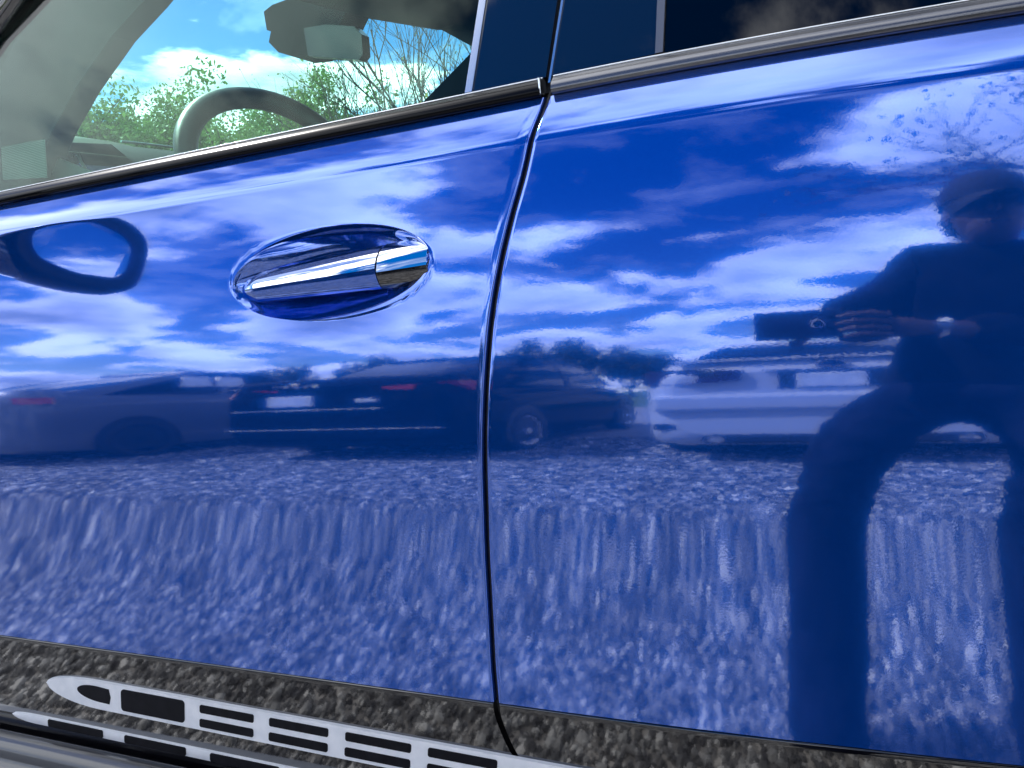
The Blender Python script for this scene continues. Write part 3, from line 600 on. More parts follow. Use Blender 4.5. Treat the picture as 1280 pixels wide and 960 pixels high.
def gravel():
    """loose stones of the lot, real geometry near the car"""
    t_ = (1 + 5 ** .5) / 2; ico = np.array([(-1, t_, 0), (1, t_, 0), (-1, -t_, 0), (1, -t_, 0), (0, -1, t_), (0, 1, t_), (0, -1, -t_), (0, 1, -t_), (t_, 0, -1), (t_, 0, 1), (-t_, 0, -1), (-t_, 0, 1)]); ico /= np.linalg.norm(ico[0])
    fc = np.array([(0, 11, 5), (0, 5, 1), (0, 1, 7), (0, 7, 10), (0, 10, 11), (1, 5, 9), (5, 11, 4), (11, 10, 2), (10, 7, 6), (7, 1, 8), (3, 9, 4), (3, 4, 2), (3, 2, 6), (3, 6, 8), (3, 8, 9), (4, 9, 5), (2, 4, 11), (6, 2, 10), (8, 6, 7), (9, 8, 1)])
    P_ = []; sz = []
    for (x0, x1, y0, y1, dens, med) in ((-3.3, 1.0, -2.0, .05, 9000, .0056), (-5.4, -3.3, -3.4, .05, 2600, .0085), (-3.3, 1.0, -3.4, -2.0, 2600, .0085), (-8.0, -5.4, -5.0, .2, 900, .0125), (-5.4, 3.2, -5.4, -3.4, 900, .0125), (1.0, 3.2, -3.4, .05, 700, .0125)):
        k = int((x1 - x0) * (y1 - y0) * dens); P_.append(np.stack([rng.uniform(x0, x1, k), rng.uniform(y0, y1, k)], 1)); sz.append(np.clip(rng.lognormal(math.log(med), .42, k), med * .45, med * 2.8))
    P_ = np.concatenate(P_); k = len(P_); size = np.concatenate(sz)
    v = ico[None] * (1 + rng.uniform(-.30, .30, (k, 12, 1))); v = v * np.stack([rng.uniform(.8, 1.35, k), rng.uniform(.7, 1.1, k), rng.uniform(.5, .85, k)], 1)[:, None, :] * size[:, None, None]
    a = rng.uniform(0, 2 * math.pi, k); c_, s_ = np.cos(a), np.sin(a); tl = rng.uniform(-.5, .5, k); ct, st_ = np.cos(tl), np.sin(tl)
    x, y, z = v[..., 0].copy(), v[..., 1].copy(), v[..., 2].copy()
    x, z = x * ct[:, None] - z * st_[:, None], x * st_[:, None] + z * ct[:, None]
    v[..., 0] = x * c_[:, None] - y * s_[:, None] + P_[:, 0:1]; v[..., 1] = x * s_[:, None] + y * c_[:, None] + P_[:, 1:2]; v[..., 2] = z + (size * rng.uniform(.1, .75, k))[:, None]
    V = v.reshape(-1, 3).astype(np.float32); F = (fc[None] + (np.arange(k) * 12)[:, None, None]).reshape(-1, 3).astype(np.int32)
    me = bpy.data.meshes.new('gravel'); me.vertices.add(len(V)); me.vertices.foreach_set('co', V.ravel()); me.loops.add(len(F) * 3); me.loops.foreach_set('vertex_index', F.ravel())
    me.polygons.add(len(F)); me.polygons.foreach_set('loop_start', np.arange(0, len(F) * 3, 3, dtype=np.int32)); me.polygons.foreach_set('use_smooth', np.zeros(len(F), bool)); me.update(); me.validate()
    m_ = mat('gravel_stone', (.3, .3, .3), .8); n, l, b = nodes(m_); g = n.new('ShaderNodeNewGeometry'); r = n.new('ShaderNodeValToRGB'); e = r.color_ramp.elements
    e[0].color = (.03, .033, .042, 1); e[1].color = (.70, .70, .70, 1); q = e.new(.5); q.color = (.11, .113, .122, 1); q = e.new(.75); q.color = (.33, .335, .345, 1)
    l(g.outputs['Random Per Island'], r.inputs[0]); t = n.new('ShaderNodeTexCoord'); ns = n.new('ShaderNodeTexNoise'); ns.inputs['Scale'].default_value = 120; l(t.outputs['Object'], ns.inputs['Vector'])
    mx = n.new('ShaderNodeMix'); mx.data_type = 'RGBA'; mx.blend_type = 'OVERLAY'; mx.inputs['Factor'].default_value = .35; l(r.outputs[0], mx.inputs['A']); l(ns.outputs['Fac'], mx.inputs['B']); l(mx.outputs['Result'], b.inputs['Base Color'])
    me.materials.append(m_); o = bpy.data.objects.new('gravel', me); COL.objects.link(o); o['kind'] = 'stuff'; o['label'] = 'loose grey gravel of the car park'; o['category'] = 'gravel'
gravel()

# ------------------------------------------------------------------ parked cars, noses pointing away from the blue car
def parked(name, label, cx_, yr, P):
    """yr: y of the rear face; the car runs to smaller y. P: dict of shape and materials"""
    root = empty(name, (cx_, yr, 0)); tag(root, label, 'car', 'cars parked in a row behind the photographer')
    L, hw, body = P['L'], P['hw'], P['paint']; zb = P['belt']; mb = MB(); rows = []
    st_ = [(0, .80, .46, P['tail'] - .10), (.02, .88, .40, P['tail'] - .05), (.07, .945, .33, P['tail'] - .01), (.16, .975, .30, P['tail']), (.35, .99, .27, P['tail'] + .005), (.7, 1, .24, zb + .045), (1.2, 1, .22, zb + .05), (2.3, 1, .22, zb + .04), (3.2, 1, .22, zb + .02), (3.6, .99, .24, zb - .03), (L - .5, .965, .25, zb - .17), (L - .15, .88, .28, zb - .26), (L, .70, .36, zb - .36)]
    for u, s_, zl, zd in st_:
        h = hw * s_; zs = min(zb, zd - .04)
        zl -= .06
        half = [(0, zl), (h * .80, zl), (h * .95, zl + .05), (h * .985, zl + .16), (h, min(.60, zs - .1)), (h * .992, zs - .10), (h * .975, zs - .035), (h * .94, zs + .005), (h * .86, zd - .012), (h * .5, zd), (0, zd + .008)]
        rows.append([(x, -u, z) for x, z in half] + [(-x, -u, z) for x, z in half[-2:0:-1]])
    mb.grid(rows, closed=True); mb.fan(rows[0], True); mb.fan(rows[-1]); mb.build('body', body, root, True, angle=38)
    # greenhouse: glass sides, roof and pillars
    g = P['green']; gb, gt = [], []        # base / top outlines as (u, x)
    u0, u1, u2, u3 = g['u']; zr = g['z']; wb, wt = hw * .90, hw * .68
    def outl(a, b_, w_, z, bul=.06):
        o = []
        for k in range(9): q = -1 + 2 * k / 8; o.append((w_ * q, -(a - bul * (1 - q * q)), z))
        for k in range(1, 8): o.append((w_, -(a + (b_ - a) * k / 8), z))
        for k in range(9): q = 1 - 2 * k / 8; o.append((w_ * q, -(b_ + bul * (1 - q * q)), z))
        for k in range(1, 8): o.append((-w_, -(b_ + (a - b_) * k / 8), z))
        return o
    base = outl(u0, u3, wb, zb + .0, .08)
    for i, p in enumerate(base): base[i] = (p[0], p[1], zb - .01)
    top = outl(u1, u2, wt, zr, .05)
    mb = MB(); rws = []
    for t in np.linspace(0, 1, 6): rws.append([tuple(np.array(a) * (1 - t) + np.array(c) * t + np.array([a[0] * .05 * math.sin(math.pi * t), 0, .03 * math.sin(math.pi * t)])) for a, c in zip(base, top)])
    mb.grid(rws, closed=True); mb.build('glasshouse', glass_car, root, True, angle=40)
    mb = MB(); rws2 = [top, [(x * .97, y, z + .022) for x, y, z in top], [(x * .6, -(u1 + u2) / 2 + (y + (u1 + u2) / 2) * .75, z + .045) for x, y, z in top]]
    mb.grid(rws2, closed=True); mb.fan(rws2[-1]); mb.build('roof', body, root, True)
    for sx in (-1, 1):                     # C pillar and B pillar strips, waist trim
        for (ub, ut, wd) in ((u0 + .16, u1 + .10, .20), ((u0 + u3) / 2 + .05, (u1 + u2) / 2, .06), (u3 - .10, u2 - .02, .07)):
            mb = MB(); ln = []
            for t in np.linspace(0, 1, 6):
                x = (wb * (1 - t) + wt * t) * (1 + .05 * math.sin(math.pi * t)) + .006; z = (zb - .01) * (1 - t) + zr * t + .03 * math.sin(math.pi * t); u = ub * (1 - t) + ut * t
                ln.append([(sx * x, -(u - wd * (1 - .4 * t)), z), (sx * (x + .004), -(u + 0), z), (sx * x, -(u + wd * (1 - .4 * t)), z)])
            mb.grid(ln); mb.build('pillar', body, root, True)
        mb = MB(); mb.tube([(sx * (wb + .012), -u, zb + .002) for u in np.linspace(u0 + .1, u3, 10)], .009, 6); mb.build('waist_trim', P.get('trim', chrome), root, True)
    # wheels with dark arches
    for u in (P['axle'], P['axle'] + P['wb']):
        for sx in (-1, 1):
            mb = MB(); ra = P['r'] + .055; loop = [(sx * (hw + .003), -(u + ra * math.cos(a)), max(P['r'] * .55, P['r'] + ra * math.sin(a))) for a in [2 * math.pi * k / 32 for k in range(32)]]
            mb.fan(loop); mb.grid([loop, [(sx * (hw - .15), y, z) for _, y, z in loop]], closed=True); mb.build('wheel_arch', car_black, root)
            wheel(root, sx * (hw + .014), -u, P['r'], P['r'], .22, sx, P['rim'], 5, 'x')
    return root
def rbox(root, name, m_, x0, x1, z0, z1, y0=.012, y1=-.06, bev=.008):
    return MB().box(x0, x1, y1, y0, z0, z1).build(name, m_, root, bevel=bev)
# white saloon straight behind
Wc = dict(L=4.8, hw=.94, paint=white_paint, belt=1.00, tail=1.115, green=dict(u=(.62, 1.45, 2.6, 3.55), z=1.36), axle=1.0, wb=2.85, r=.335, rim=rim_m)
wc = parked('white_saloon', 'white saloon parked tail-on, reflected behind the person', .05, -3.02, Wc)
for sx in (-1, 1):
    lamp = MB(); pts = [(sx * .935, -.16, .935), (sx * .885, -.035, .925), (sx * .66, .026, .930), (sx * .42, .030, .955), (sx * .41, .028, 1.035), (sx * .66, .020, 1.055), (sx * .885, -.04, 1.050), (sx * .94, -.20, 1.045)]
    lamp.fan(pts, sx > 0); lamp.grid([pts, [(x * .97, y - .05, z) for x, y, z in pts]], closed=True); lamp.build('tail_light', tail_dark, wc)
    rbox(wc, 'reflector', tail_dark, sx * .62 - .16, sx * .62 + .16, .585, .615, -.02, -.10); rbox(wc, 'lower_vent', car_black, sx * .66 - .20, sx * .66 + .20, .46, .525, -.005, -.1)
    MB().tube([(sx * .55, .02, .335), (sx * .55, -.15, .335)], .045, 12).build('tail_pipe', chrome, wc, True)
rbox(wc, 'boot_recess', car_black, -.24, .24, .865, 1.012, .006); rbox(wc, 'licence_plate', plate_m, -.155, .155, .872, .992, .016)
rbox(wc, 'chrome_strip', chrome, -.30, .30, 1.014, 1.026, .014)
em = MB(); rr = []
for k in range(25):
    a = 2 * math.pi * k / 24; rr.append((.075 * math.cos(a), .022, 1.063 + .030 * math.sin(a)))
em.fan(rr); em.grid([rr, [(x, -.02, z) for x, y, z in rr]]); e_ = em.build('emblem', emblem_m, wc)
er = MB(); er.tube([(.068 * math.cos(2 * math.pi * k / 24), .023, 1.063 + .025 * math.sin(2 * math.pi * k / 24)) for k in range(25)], .003, 5); er.build('emblem_ring', chrome, wc, True)
rbox(wc, 'bumper_step', white_paint, -.86, .86, .66, .825, .035, -.14, .03)
rbox(wc, 'diffuser', car_black, -.62, .62, .28, .40, .012, -.2, .03)
rbox(wc, 'boot_spoiler', white_paint, -.74, .74, 1.108, 1.128, .0, -.14, .01)
# dark saloon
Dc = dict(L=4.9, hw=.935, paint=navy_paint, belt=.99, tail=1.14, green=dict(u=(.70, 1.65, 2.75, 3.7), z=1.41), axle=1.0, wb=2.9, r=.345, rim=rim_m)
dc = parked('dark_saloon', 'near black saloon with silver five spoke wheel, between grey coupe and white saloon', -2.86, -3.08, Dc)
for sx in (-1, 1):
    lamp = MB(); pts = [(sx * .925, -.20, .960), (sx * .86, -.05, .955), (sx * .60, .012, .985), (sx * .40, .016, 1.005), (sx * .40, .014, 1.025), (sx * .62, .006, 1.035), (sx * .86, -.05, 1.06), (sx * .93, -.22, 1.06)]
    lamp.fan(pts, sx > 0); lamp.grid([pts, [(x * .97, y - .05, z) for x, y, z in pts]], closed=True); lamp.build('tail_light', tail_red, dc)
rbox(dc, 'licence_plate', plate_m, -.50 + .02, -.12, .835, .955, .018); rbox(dc, 'chrome_strip', chrome, -.78, .40, .785, .797, .016); rbox(dc, 'bumper_strip', chrome, -.84, .80, .525, .537, .02)
rbox(dc, 'dealer_sticker', plate_m, .20, .36, .865, .905, .014); 
for k in range(5): rbox(dc, 'badge_letter', chrome, -.42 + k * .075, -.38 + k * .075, 1.045, 1.075, .012, -.05, .002)
# grey coupe
Gc = dict(L=4.7, hw=.93, paint=grey_paint, belt=1.06, tail=1.17, green=dict(u=(.25, 1.85, 2.7, 3.6), z=1.42), axle=.98, wb=2.75, r=.36, rim=rim_dark, trim=car_black)
gc = parked('grey_coupe', 'graphite grey fastback coupe with dark wheels at the left end of the row', -6.02, -2.60, Gc)
for sx in (-1, 1):
    lamp = MB(); pts = [(sx * .925, -.26, .985), (sx * .86, -.05, .985), (sx * .45, .016, .985), (sx * .45, .014, 1.055), (sx * .86, -.05, 1.06), (sx * .925, -.24, 1.06)]
    lamp.fan(pts, sx > 0); lamp.grid([pts, [(x * .97, y - .05, z) for x, y, z in pts]], closed=True); lamp.build('tail_light', tail_red, gc)
    for (ua, ub) in ((1.52, 1.90), (1.94, 2.32)):
        q = MB(); xx = lambda z: sx * ((.93 * .90) * (1 - (z - 1.05) / .37) + .93 * .68 * ((z - 1.05) / .37) + .065)
        lp = [(xx(1.20), -ua, 1.20), (xx(1.20), -ub, 1.20), (xx(1.35), -ub - .03, 1.35), (xx(1.35), -ua - .10, 1.35)]; q.fan(lp); q.grid([lp, [(x - sx * .03, y, z) for x, y, z in lp]], closed=True); q.build('window_sticker', plate_m, gc)

# ------------------------------------------------------------------ trees
bark = add_bump(add_noise_color(mat('bark', (.1, .08, .06), .9), (.05, .04, .035), (.15, .125, .10), 6), 20, .6, .03)
def leaf_mat(name, c1, c2):
    m_ = mat(name, c1, .6); n, l, b = nodes(m_); g = n.new('ShaderNodeNewGeometry'); r = n.new('ShaderNodeValToRGB'); r.color_ramp.elements[0].color = (*c1, 1); r.color_ramp.elements[1].color = (*c2, 1)
    l(g.outputs['Random Per Island'], r.inputs[0]); l(r.outputs[0], b.inputs['Base Color'])
    tl = n.new('ShaderNodeBsdfTranslucent'); l(r.outputs[0], tl.inputs[0]); mx = n.new('ShaderNodeMixShader'); mx.inputs[0].default_value = .35; o = n['Material Output']; l(b.outputs[0], mx.inputs[1]); l(tl.outputs[0], mx.inputs[2]); l(mx.outputs[0], o.inputs['Surface']); return m_
leaf_green = leaf_mat('spring_leaves', (.08, .17, .035), (.19, .30, .085)); leaf_dark = leaf_mat('dark_leaves', (.02, .032, .014), (.05, .07, .025)); leaf_bud = leaf_mat('budding_leaves', (.13, .15, .04), (.26, .26, .09))
def branches(mb, p, d, ln, r, depth, tips, spread=.55, n=4, rnd=random):
    pts = [p]; q = p.copy(); dd = d.copy(); k = 3
    for i in range(k):
        dd = (dd + Vector((rnd.gauss(0, .10), rnd.gauss(0, .10), rnd.gauss(.03, .07)))).normalized(); q = q + dd * ln / k; pts.append(q.copy())
    mb.tube(pts, [r * (1 - .5 * i / k) for i in range(k + 1)], 3 if depth < 3 else (5 if depth < 4 else 8), False)
    tips.append(q.copy())
    if depth == 0: return
    for i in range(n):
        t = rnd.uniform(.35, 1); b0 = pts[0].lerp(pts[-1], t) if t < .98 else pts[-1]
        j = min(int(t * k), k - 1); b0 = pts[j].lerp(pts[j + 1], t * k - j)
        nd = (dd + Vector((rnd.uniform(-1, 1), rnd.uniform(-1, 1), rnd.uniform(-.25, .7))) * spread * 1.5).normalized()
        branches(mb, b0, nd, ln * rnd.uniform(.5, .75), r * .5, depth - 1, tips, spread, n, rnd)
def leaves(centers, rad, per, size, name, m_, parent, seed=0):
    g = np.random.default_rng(seed); C_ = np.repeat(np.array([tuple(c) for c in centers]), per, 0); k = len(C_)
    d = g.normal(size=(k, 3)); d /= np.linalg.norm(d, axis=1)[:, None]; P_ = C_ + d * (g.uniform(.1, 1, (k, 1)) ** .6) * rad
    u = g.normal(size=(k, 3)); u /= np.linalg.norm(u, axis=1)[:, None]; v = np.cross(u, d); v /= np.linalg.norm(v, axis=1)[:, None] + 1e-9; s_ = size * g.uniform(.5, 1.2, (k, 1))
    V = np.stack([P_ - u * s_, P_ - v * s_ * .55, P_ + u * s_, P_ + v * s_ * .55], 1).reshape(-1, 3); me = bpy.data.meshes.new(name); me.from_pydata(V.tolist(), [], np.arange(4 * k).reshape(-1, 4).tolist()); me.materials.append(m_)
    o = bpy.data.objects.new(name, me); COL.objects.link(o); o.parent = parent; return o
def tree(name, label, loc, h, spread, depth, kids, leaf=None, per=0, size=.2, rad=.8, group=None, seed=1, trunk=.25, up=.35, cat='tree', fork=4):
    rnd = random.Random(seed); root = empty(name, loc); tag(root, label, cat, group); mb = MB(); tips = []
    tp = [Vector((0, 0, -.1)), Vector((rnd.gauss(0, .1), rnd.gauss(0, .1), h * up * .5)), Vector((rnd.gauss(0, .2), rnd.gauss(0, .2), h * up))]
    mb.tube(tp, [trunk, trunk * .8, trunk * .65], 8)
    for i in range(kids + 1):
        a = 2 * math.pi * i / kids + rnd.uniform(-.4, .4); tilt = rnd.uniform(.25, .75) * spread; d = Vector((math.cos(a) * tilt, math.sin(a) * tilt, 1)).normalized()
        branches(mb, tp[2] - Vector((0, 0, rnd.uniform(0, h * up * .5))), d, h * (1 - up) * rnd.uniform(.45, .6), trunk * .45, depth, tips, .5 * spread, fork, rnd)
    zmax = max(p.z for p in tips); k = h / zmax
    mb.v = [(x * k, y * k, z * k) for x, y, z in mb.v]; tips = [p * k for p in tips]
    mb.build('trunk_and_limbs' if leaf is None else 'trunk', bark, root, True)
    if leaf is not None: leaves([p for p in tips if p.z > h * .18], rad, per, size, 'crown', leaf, root, seed)
    return root
def polar(az, R): a = R_(az); return (math.sin(a) * R, -.8 + math.cos(a) * R, 0)
# leafy wood edge seen through the windscreen
GT = [(-55, 34, 8.6), (-51.5, 36, 9.4), (-48.8, 33, 9.3), (-46, 35, 8.8), (-43.4, 34, 8.4), (-40.5, 33, 9.2), (-37.5, 36, 9.0), (-34.5, 40, 8.3), (-31, 42, 7.6)]
pos_words = ['leftmost', 'second from the left', 'third from the left', 'fourth from the left', 'fifth from the left', 'sixth from the left', 'seventh from the left', 'second from the right', 'rightmost']
for i, (az, R, h) in enumerate(GT):
    tree('leafy_tree', 'green leafy tree beyond the windscreen, %s of the leafy row' % pos_words[i], polar(az, R), h * .88, 1.55, 2, 8, leaf_green, 150, .10, .80, 'leafy trees beyond the blue SUV', 20 + i, .22, .2)
BT = [(-36.2, 21, 5.6), (-33.6, 20, 7.0), (-31.5, 22, 8.0), (-29.4, 20, 8.4), (-27.3, 21, 8.9), (-25.3, 20, 9.2), (-23.2, 22, 9.6), (-21, 20, 9.4)]
bw = ['short bare tree, leftmost of the leafless clump beyond the windscreen'] + ['bare branching tree, %s of the leafless clump beyond the windscreen' % s_ for s_ in ('second from the left', 'third from the left', 'fourth from the left', 'fourth from the right', 'third from the right', 'second from the right', 'rightmost')]
for i, (az, R, h) in enumerate(BT):
    tree('bare_tree', bw[i], polar(az, R), h, .80, 3, 4, leaf_bud, 1, .035, .30, 'bare trees beyond the blue SUV', 60 + i, .13, .15, fork=3)
tree('budding_bush', 'yellow green budding bush below the bare trees, seen low through the windscreen', polar(-25.6, 18.5), 4.6, 1.3, 2, 7, leaf_bud, 22, .09, .5, None, 90, .06, .08, 'bush')
# dark trees on the far side of the lot, reflected above the parked cars
FT = [(-62, -50, 7.4), (-56.5, -50, 8.4), (-47, -52, 6.9), (-42, -50, 7.3), (-34, -50, 6.4), (-31.5, -49, 8.6), (-26, -50, 6.4), (-19.5, -50, 7.0), (-16, -49, 7.8), (-12, -50, 6.6), (-3, -52, 6.2), (6, -52, 6.5)]
for i, (x, y, h) in enumerate(FT):
    where = ('leftmost', 'second', 'third', 'fourth', 'fifth', 'sixth', 'seventh', 'eighth', 'ninth', 'tenth', 'eleventh', 'rightmost')[i]
    tree('lot_edge_tree', 'dark far tree reflected over the parked cars, %s%s in the row' % (where, '' if where in ('leftmost', 'rightmost') else ' from the left'), (x, y, 0), h * (.80 if i < 7 else .92), 1.3, 2, 7, leaf_dark, 26, .22, .8, 'dark trees at the lot edge', 120 + i, .2, .2)
# tall budding tree overhead behind the photographer
tree('overhanging_tree', 'tall sparse tree reaching over the photographer, reflected at upper right', (5.6, -8.6, 0), 9.6, 1.6, 3, 8, leaf_dark, 5, .08, .5, None, 203, .24, .38)
#PART3
# ------------------------------------------------------------------ the photographer
skin_m = add_noise_color(mat('skin', (.35, .2, .14), .5), (.07, .036, .028), (.11, .058, .044), 30); shirt_m = add_bump(add_noise_color(mat('dark_shirt', (.005, .006, .010), .9, spec=.1), (.003, .004, .007), (.009, .010, .016), 25), 45, .5, .006, 4)
jeans_m = add_bump(add_noise_color(mat('dark_jeans', (.006, .009, .02), .9, spec=.1), (.004, .006, .014), (.010, .014, .03), 18), 22, .8, .012, 4); hair_m = add_noise_color(mat('hair', (.02, .014, .01), .6), (.012, .009, .007), (.03, .022, .016), 60)
shoe_m = mat('shoe', (.006, .006, .008), .6)
def skinned(name, chains, m_, parent, sub=2, extra=None, folds=0):
    """chains: lists of (x,y,z,r[,r2]); equal points are welded into one skeleton"""
    V, E, R2, key = [], [], [], {}
    def vi(p):
        k = tuple(round(c, 4) for c in p[:3])
        if k not in key: key[k] = len(V); V.append(p[:3]); R2.append((p[3], p[4] if len(p) > 4 else p[3]))
        return key[k]
    for c in chains:
        ids = [vi(p) for p in c]
        for a, b_ in zip(ids, ids[1:]): E.append((a, b_))
    me = bpy.data.meshes.new(name); me.from_pydata(V, E, []); o = bpy.data.objects.new(name, me); COL.objects.link(o)
    s_ = o.modifiers.new('skin', 'SKIN'); s_.use_smooth_shade = True
    for i, r in enumerate(R2): me.skin_vertices[0].data[i].radius = r
    me.skin_vertices[0].data[0].use_root = True
    q = o.modifiers.new('sub', 'SUBSURF'); q.levels = sub; q.render_levels = sub
    dg = bpy.context.evaluated_depsgraph_get(); dg.update(); ev = o.evaluated_get(dg); me2 = bpy.data.meshes.new_from_object(ev)
    bpy.data.objects.remove(o)
    vs = [tuple(v.co) for v in me2.vertices]; fs = [tuple(p.vertices) for p in me2.polygons]; bpy.data.meshes.remove(me2)
    if folds:                              # cloth folds: noise drawn out across the limb
        from mathutils import noise
        bm = bmesh.new(); tmp = bpy.data.meshes.new('tmp'); tmp.from_pydata(vs, [], fs); bm.from_mesh(tmp); bm.normal_update()
        for v in bm.verts:
            p = v.co; n0 = noise.noise(Vector((p.x * 5, p.y * 5, p.z * 16 + p.x * 9))) + .5 * noise.noise(Vector((p.x * 11 + 3, p.y * 11, p.z * 34 - p.x * 16)))
            v.co = p + v.normal * folds * n0
        vs = [tuple(v.co) for v in bm.verts]; bm.free(); bpy.data.meshes.remove(tmp)
    mb = MB(); mb.add(vs, fs)
    if extra: extra(mb)
    return mb.build(name, m_, parent, True)
person = empty('person', (0, 0, 0)); tag(person, 'person in dark shirt and jeans leaning to hold a phone, reflected in the blue doors', 'person')
HX, HY, HZ = .345, -.965, 1.388
def head_extra(mb):
    mb.sphere((HX, HY, HZ), (.074, .092, .108), 20, 14)                          # skull
    mb.sphere((HX, HY + .02, HZ - .055), (.055, .07, .062), 16, 10)              # jaw
    mb.sphere((HX - .006, HY + .092, HZ - .018), (.012, .018, .022), 10, 8)      # nose
    for s_ in (-1, 1): mb.sphere((HX + s_ * .074, HY - .008, HZ - .012), (.010, .020, .031), 10, 8); mb.sphere((HX + s_ * .030, HY + .083, HZ + .012), (.018, .010, .008), 10, 6)
    mb.sphere((HX, HY + .083, HZ - .060), (.026, .012, .007), 10, 6)
# fingers: own skinned chains rooted in the palms, joined into the one body mesh
def hand_mesh(mb, palm, fingers):
    for ch in fingers:
        mb.tube([p[:3] for p in ch], [p[3] for p in ch], 8)
        for p in ch: mb.sphere(p[:3], p[3] * 1.02, 8, 6)
def hands(mb):
    head_extra(mb)
    # right-hand end of the phone: palm behind, four fingers across the back cover, thumb under the edge
    for k, (dz, ln) in enumerate(((.030, .082), (.012, .088), (-.006, .082), (-.022, .066))):
        b0 = (.128, -.826, 1.046 + dz); mb2 = [(b0[0], b0[1], b0[2], .0095), (b0[0] - .030, b0[1] + .018, b0[2] + .003, .0092), (b0[0] - .030 - ln * .35, b0[1] + .026, b0[2] + .002, .0085), (b0[0] - .03 - ln * .68, b0[1] + .016, b0[2] - .001, .0072)]
        hand_mesh(mb, None, [mb2])
    hand_mesh(mb, None, [[(.135, -.845, 1.03, .012), (.105, -.838, 1.018, .011), (.07, -.828, 1.016, .0095), (.045, -.820, 1.019, .008)]])
    # other hand steadies the far end: fingers on top and below
    for k, (dx, ln) in enumerate(((0, .060), (-.020, .064), (-.039, .06), (-.056, .05))):
        b0 = (-.018 + dx, -.862, 1.070 - .004 * k); hand_mesh(mb, None, [[(b0[0], b0[1], b0[2], .0095), (b0[0] - .004, b0[1] + .014, b0[2] + .020, .009), (b0[0] - .008, b0[1] + .024, b0[2] + .012, .0082), (b0[0] - .010, b0[1] + .034, b0[2] - .012, .0072)]])
    hand_mesh(mb, None, [[(-.01, -.866, 1.060, .012), (-.025, -.852, 1.030, .011), (-.04, -.838, 1.014, .0095), (-.05, -.822, 1.012, .008)]])
body = skinned('body', [
    [(.30, -1.10, .93, .10, .08), (.325, -1.07, 1.05, .09, .06), (.345, -1.04, 1.20, .08, .06), (.348, -1.00, 1.30, .055), (HX, HY - .01, HZ - .05, .05)],
    [(.345, -1.04, 1.20, .08, .06), (.215, -1.02, 1.255, .05), (.135, -1.06, 1.150, .043), (.055, -.945, 1.100, .036), (.0, -.885, 1.078, .027), (-.045, -.866, 1.068, .020)],
    [(.345, -1.04, 1.20, .08, .06), (.49, -1.02, 1.255, .05), (.50, -1.10, 1.06, .043), (.32, -.96, 1.035, .034), (.215, -.885, 1.042, .025, .020), (.155, -.845, 1.044, .024, .030), (.125, -.830, 1.046, .018, .030)],
    [(.30, -1.10, .93, .10, .08), (.225, -1.08, .84, .075), (.045, -.985, .52, .055), (.0, -1.03, .26, .045), (-.02, -1.04, .09, .035)],
    [(.30, -1.10, .93, .10, .08), (.375, -1.08, .84, .075), (.455, -.985, .50, .055), (.44, -1.03, .26, .045), (.44, -1.04, .09, .035)]], skin_m, person, 2, hands)
skinned('shirt', [
    [(.30, -1.10, .83, .185, .14), (.30, -1.10, .92, .178, .13), (.325, -1.075, 1.03, .165, .115), (.345, -1.045, 1.19, .165, .115), (.348, -1.015, 1.275, .075)],
    [(.345, -1.045, 1.19, .165, .115), (.215, -1.025, 1.250, .075), (.150, -1.05, 1.150, .072), (.062, -.955, 1.105, .058), (.012, -.90, 1.084, .046)],
    [(.345, -1.045, 1.19, .165, .115), (.49, -1.025, 1.250, .075), (.505, -1.10, 1.06, .062), (.33, -.967, 1.036, .050), (.265, -.92, 1.040, .044)]], shirt_m, person, 3, folds=.010)
skinned('trousers', [
    [(.30, -1.10, .93, .155, .125), (.30, -1.10, .86, .158, .13), (.18, -1.07, .835, .128), (.10, -1.03, .71, .116), (.050, -1.00, .59, .102), (.022, -1.02, .42, .094), (.0, -1.03, .26, .092), (-.022, -1.0, .10, .092), (-.028, -.985, .01, .098)],
    [(.30, -1.10, .86, .158, .13), (.40, -1.08, .80, .12), (.445, -1.04, .69, .108), (.462, -1.00, .56, .100), (.448, -1.02, .42, .096), (.438, -1.03, .26, .094), (.430, -1.0, .10, .094), (.430, -.985, .01, .098)]], jeans_m, person, 3, folds=.013)
mb = MB(); rnd = random.Random(3)
mb.sphere((HX, HY - .024, HZ + .018), (.081, .090, .095), 22, 14)
for k in range(160):
    a, e = rnd.uniform(math.pi * .95, math.pi * 2.05), rnd.uniform(-.65, -.10); d = Vector((math.cos(a) * math.cos(e) * .084, math.sin(a) * math.cos(e) * .094, math.sin(e) * .095)); p0 = Vector((HX, HY - .024, HZ + .018)) + d * .95
    mb.tube([p0, p0 + d * .04 + Vector((rnd.gauss(0, .004), rnd.gauss(0, .004), -.010)), p0 + d * .05 + Vector((rnd.gauss(0, .008), rnd.gauss(0, .008), -.026))], [.006, .005, .001], 4, False)
mb.build('hair', hair_m, person, True)
cap_m = add_bump(mat('cap_cloth', (.008, .009, .014), .85), 90, .4, .003)
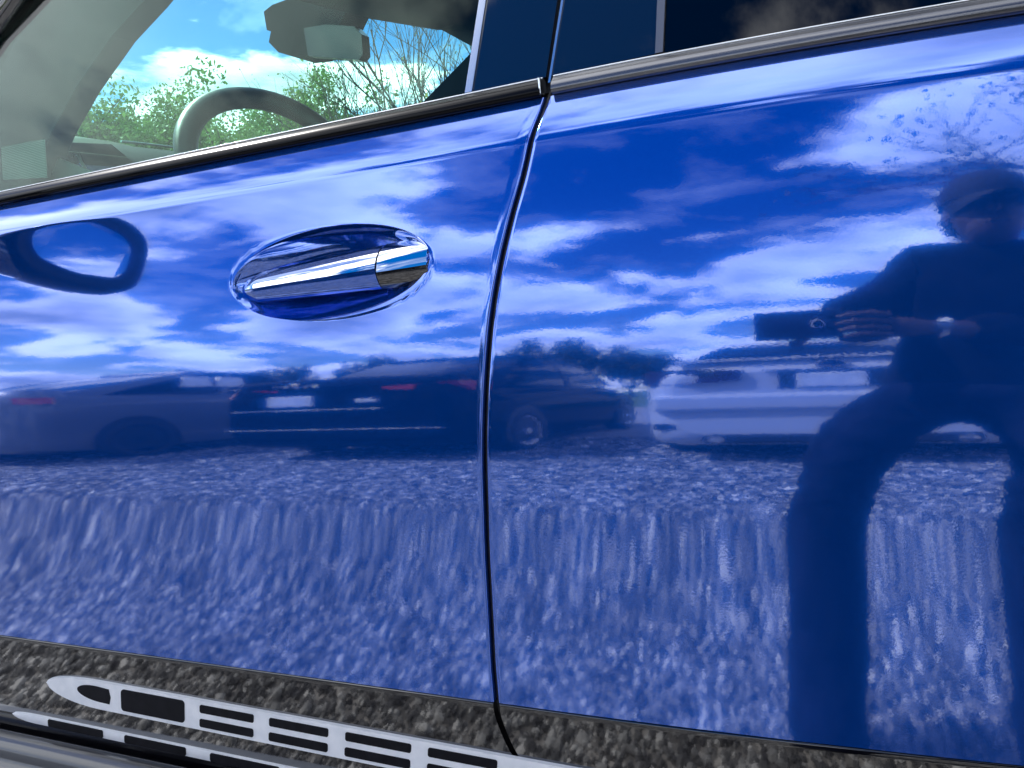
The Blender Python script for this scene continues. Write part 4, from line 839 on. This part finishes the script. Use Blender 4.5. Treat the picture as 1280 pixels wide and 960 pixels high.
mb = MB(); rows = [[(HX + .092 * math.cos(t) * math.cos(a), HY - .010 + .108 * math.cos(t) * math.sin(a), HZ + .035 + .098 * math.sin(t)) for a in [2 * math.pi * k / 28 for k in range(28)]] for t in np.linspace(-.12, 1.5, 10)]
mb.grid(rows, closed=True); mb.fan(rows[-1])
br = []
for q in range(6):
    u = q / 5; br.append([(HX + (.088 - .012 * u) * math.sin(a), HY - .01 + (.104 + .085 * u * math.cos(a) ** .6) * math.cos(a), HZ + .030 - .035 * u - .012 * (math.sin(a) ** 2)) for a in np.linspace(-1.35, 1.35, 17)])
mb.grid(br); mb.grid([[(x, y, z - .004) for x, y, z in r] for r in br], flip=True); mb.build('cap', cap_m, person, True)
for x in (-.02, .43):
    mb = MB(); mb.sphere((x, -1.00, .040), (.05, .125, .045), 16, 10); mb.box(x - .045, x + .045, -1.115, -.885, .004, .022); mb.build('shoe', shoe_m, person, True)
# phone and watch
ph = empty('phone', (0, 0, 0)); tag(ph, 'dark phone held level in both hands, reflected in the rear door', 'phone')
mb = MB(); mb.box(-.122, .048, -.8145, -.8060, 1.022, 1.098); mb.build('case', mat('phone_case', (.012, .013, .018), .35, 0, .6), ph, bevel=.003)
for q, (x, z) in enumerate(((0, 1.0605), (.026, 1.075), (.026, 1.045))):
    r = .0125 if q == 0 else .008; MB().tube([(x, -.807, z), (x, -.8035, z)], r, 24).build('lens_ring', rim_m if q == 0 else car_black, ph, True, angle=40); MB().tube([(x, -.8036, z), (x, -.8028, z)], r * .75, 20).build('lens', glass_car, ph)
wt = empty('wrist_watch', (.232, -.900, 1.041)); tag(wt, 'silver wrist watch on the wrist beside the phone', 'watch')
mb = MB(); rows = []
for k in range(25):
    a = 2 * math.pi * k / 24; rows.append([(.014 * q - .010 * math.cos(a) * 0, (.029 + e_) * math.cos(a), (.027 + e_) * math.sin(a)) for q, e_ in ((-.55, 0), (-.5, .003), (.5, .003), (.55, 0))])
mb.grid(rows); mb.build('band', bright_trim, wt, True)
MB().tube([(0, .030, .006), (0, .039, .008)], .016, 20).build('dial', chrome, wt, True, angle=40)
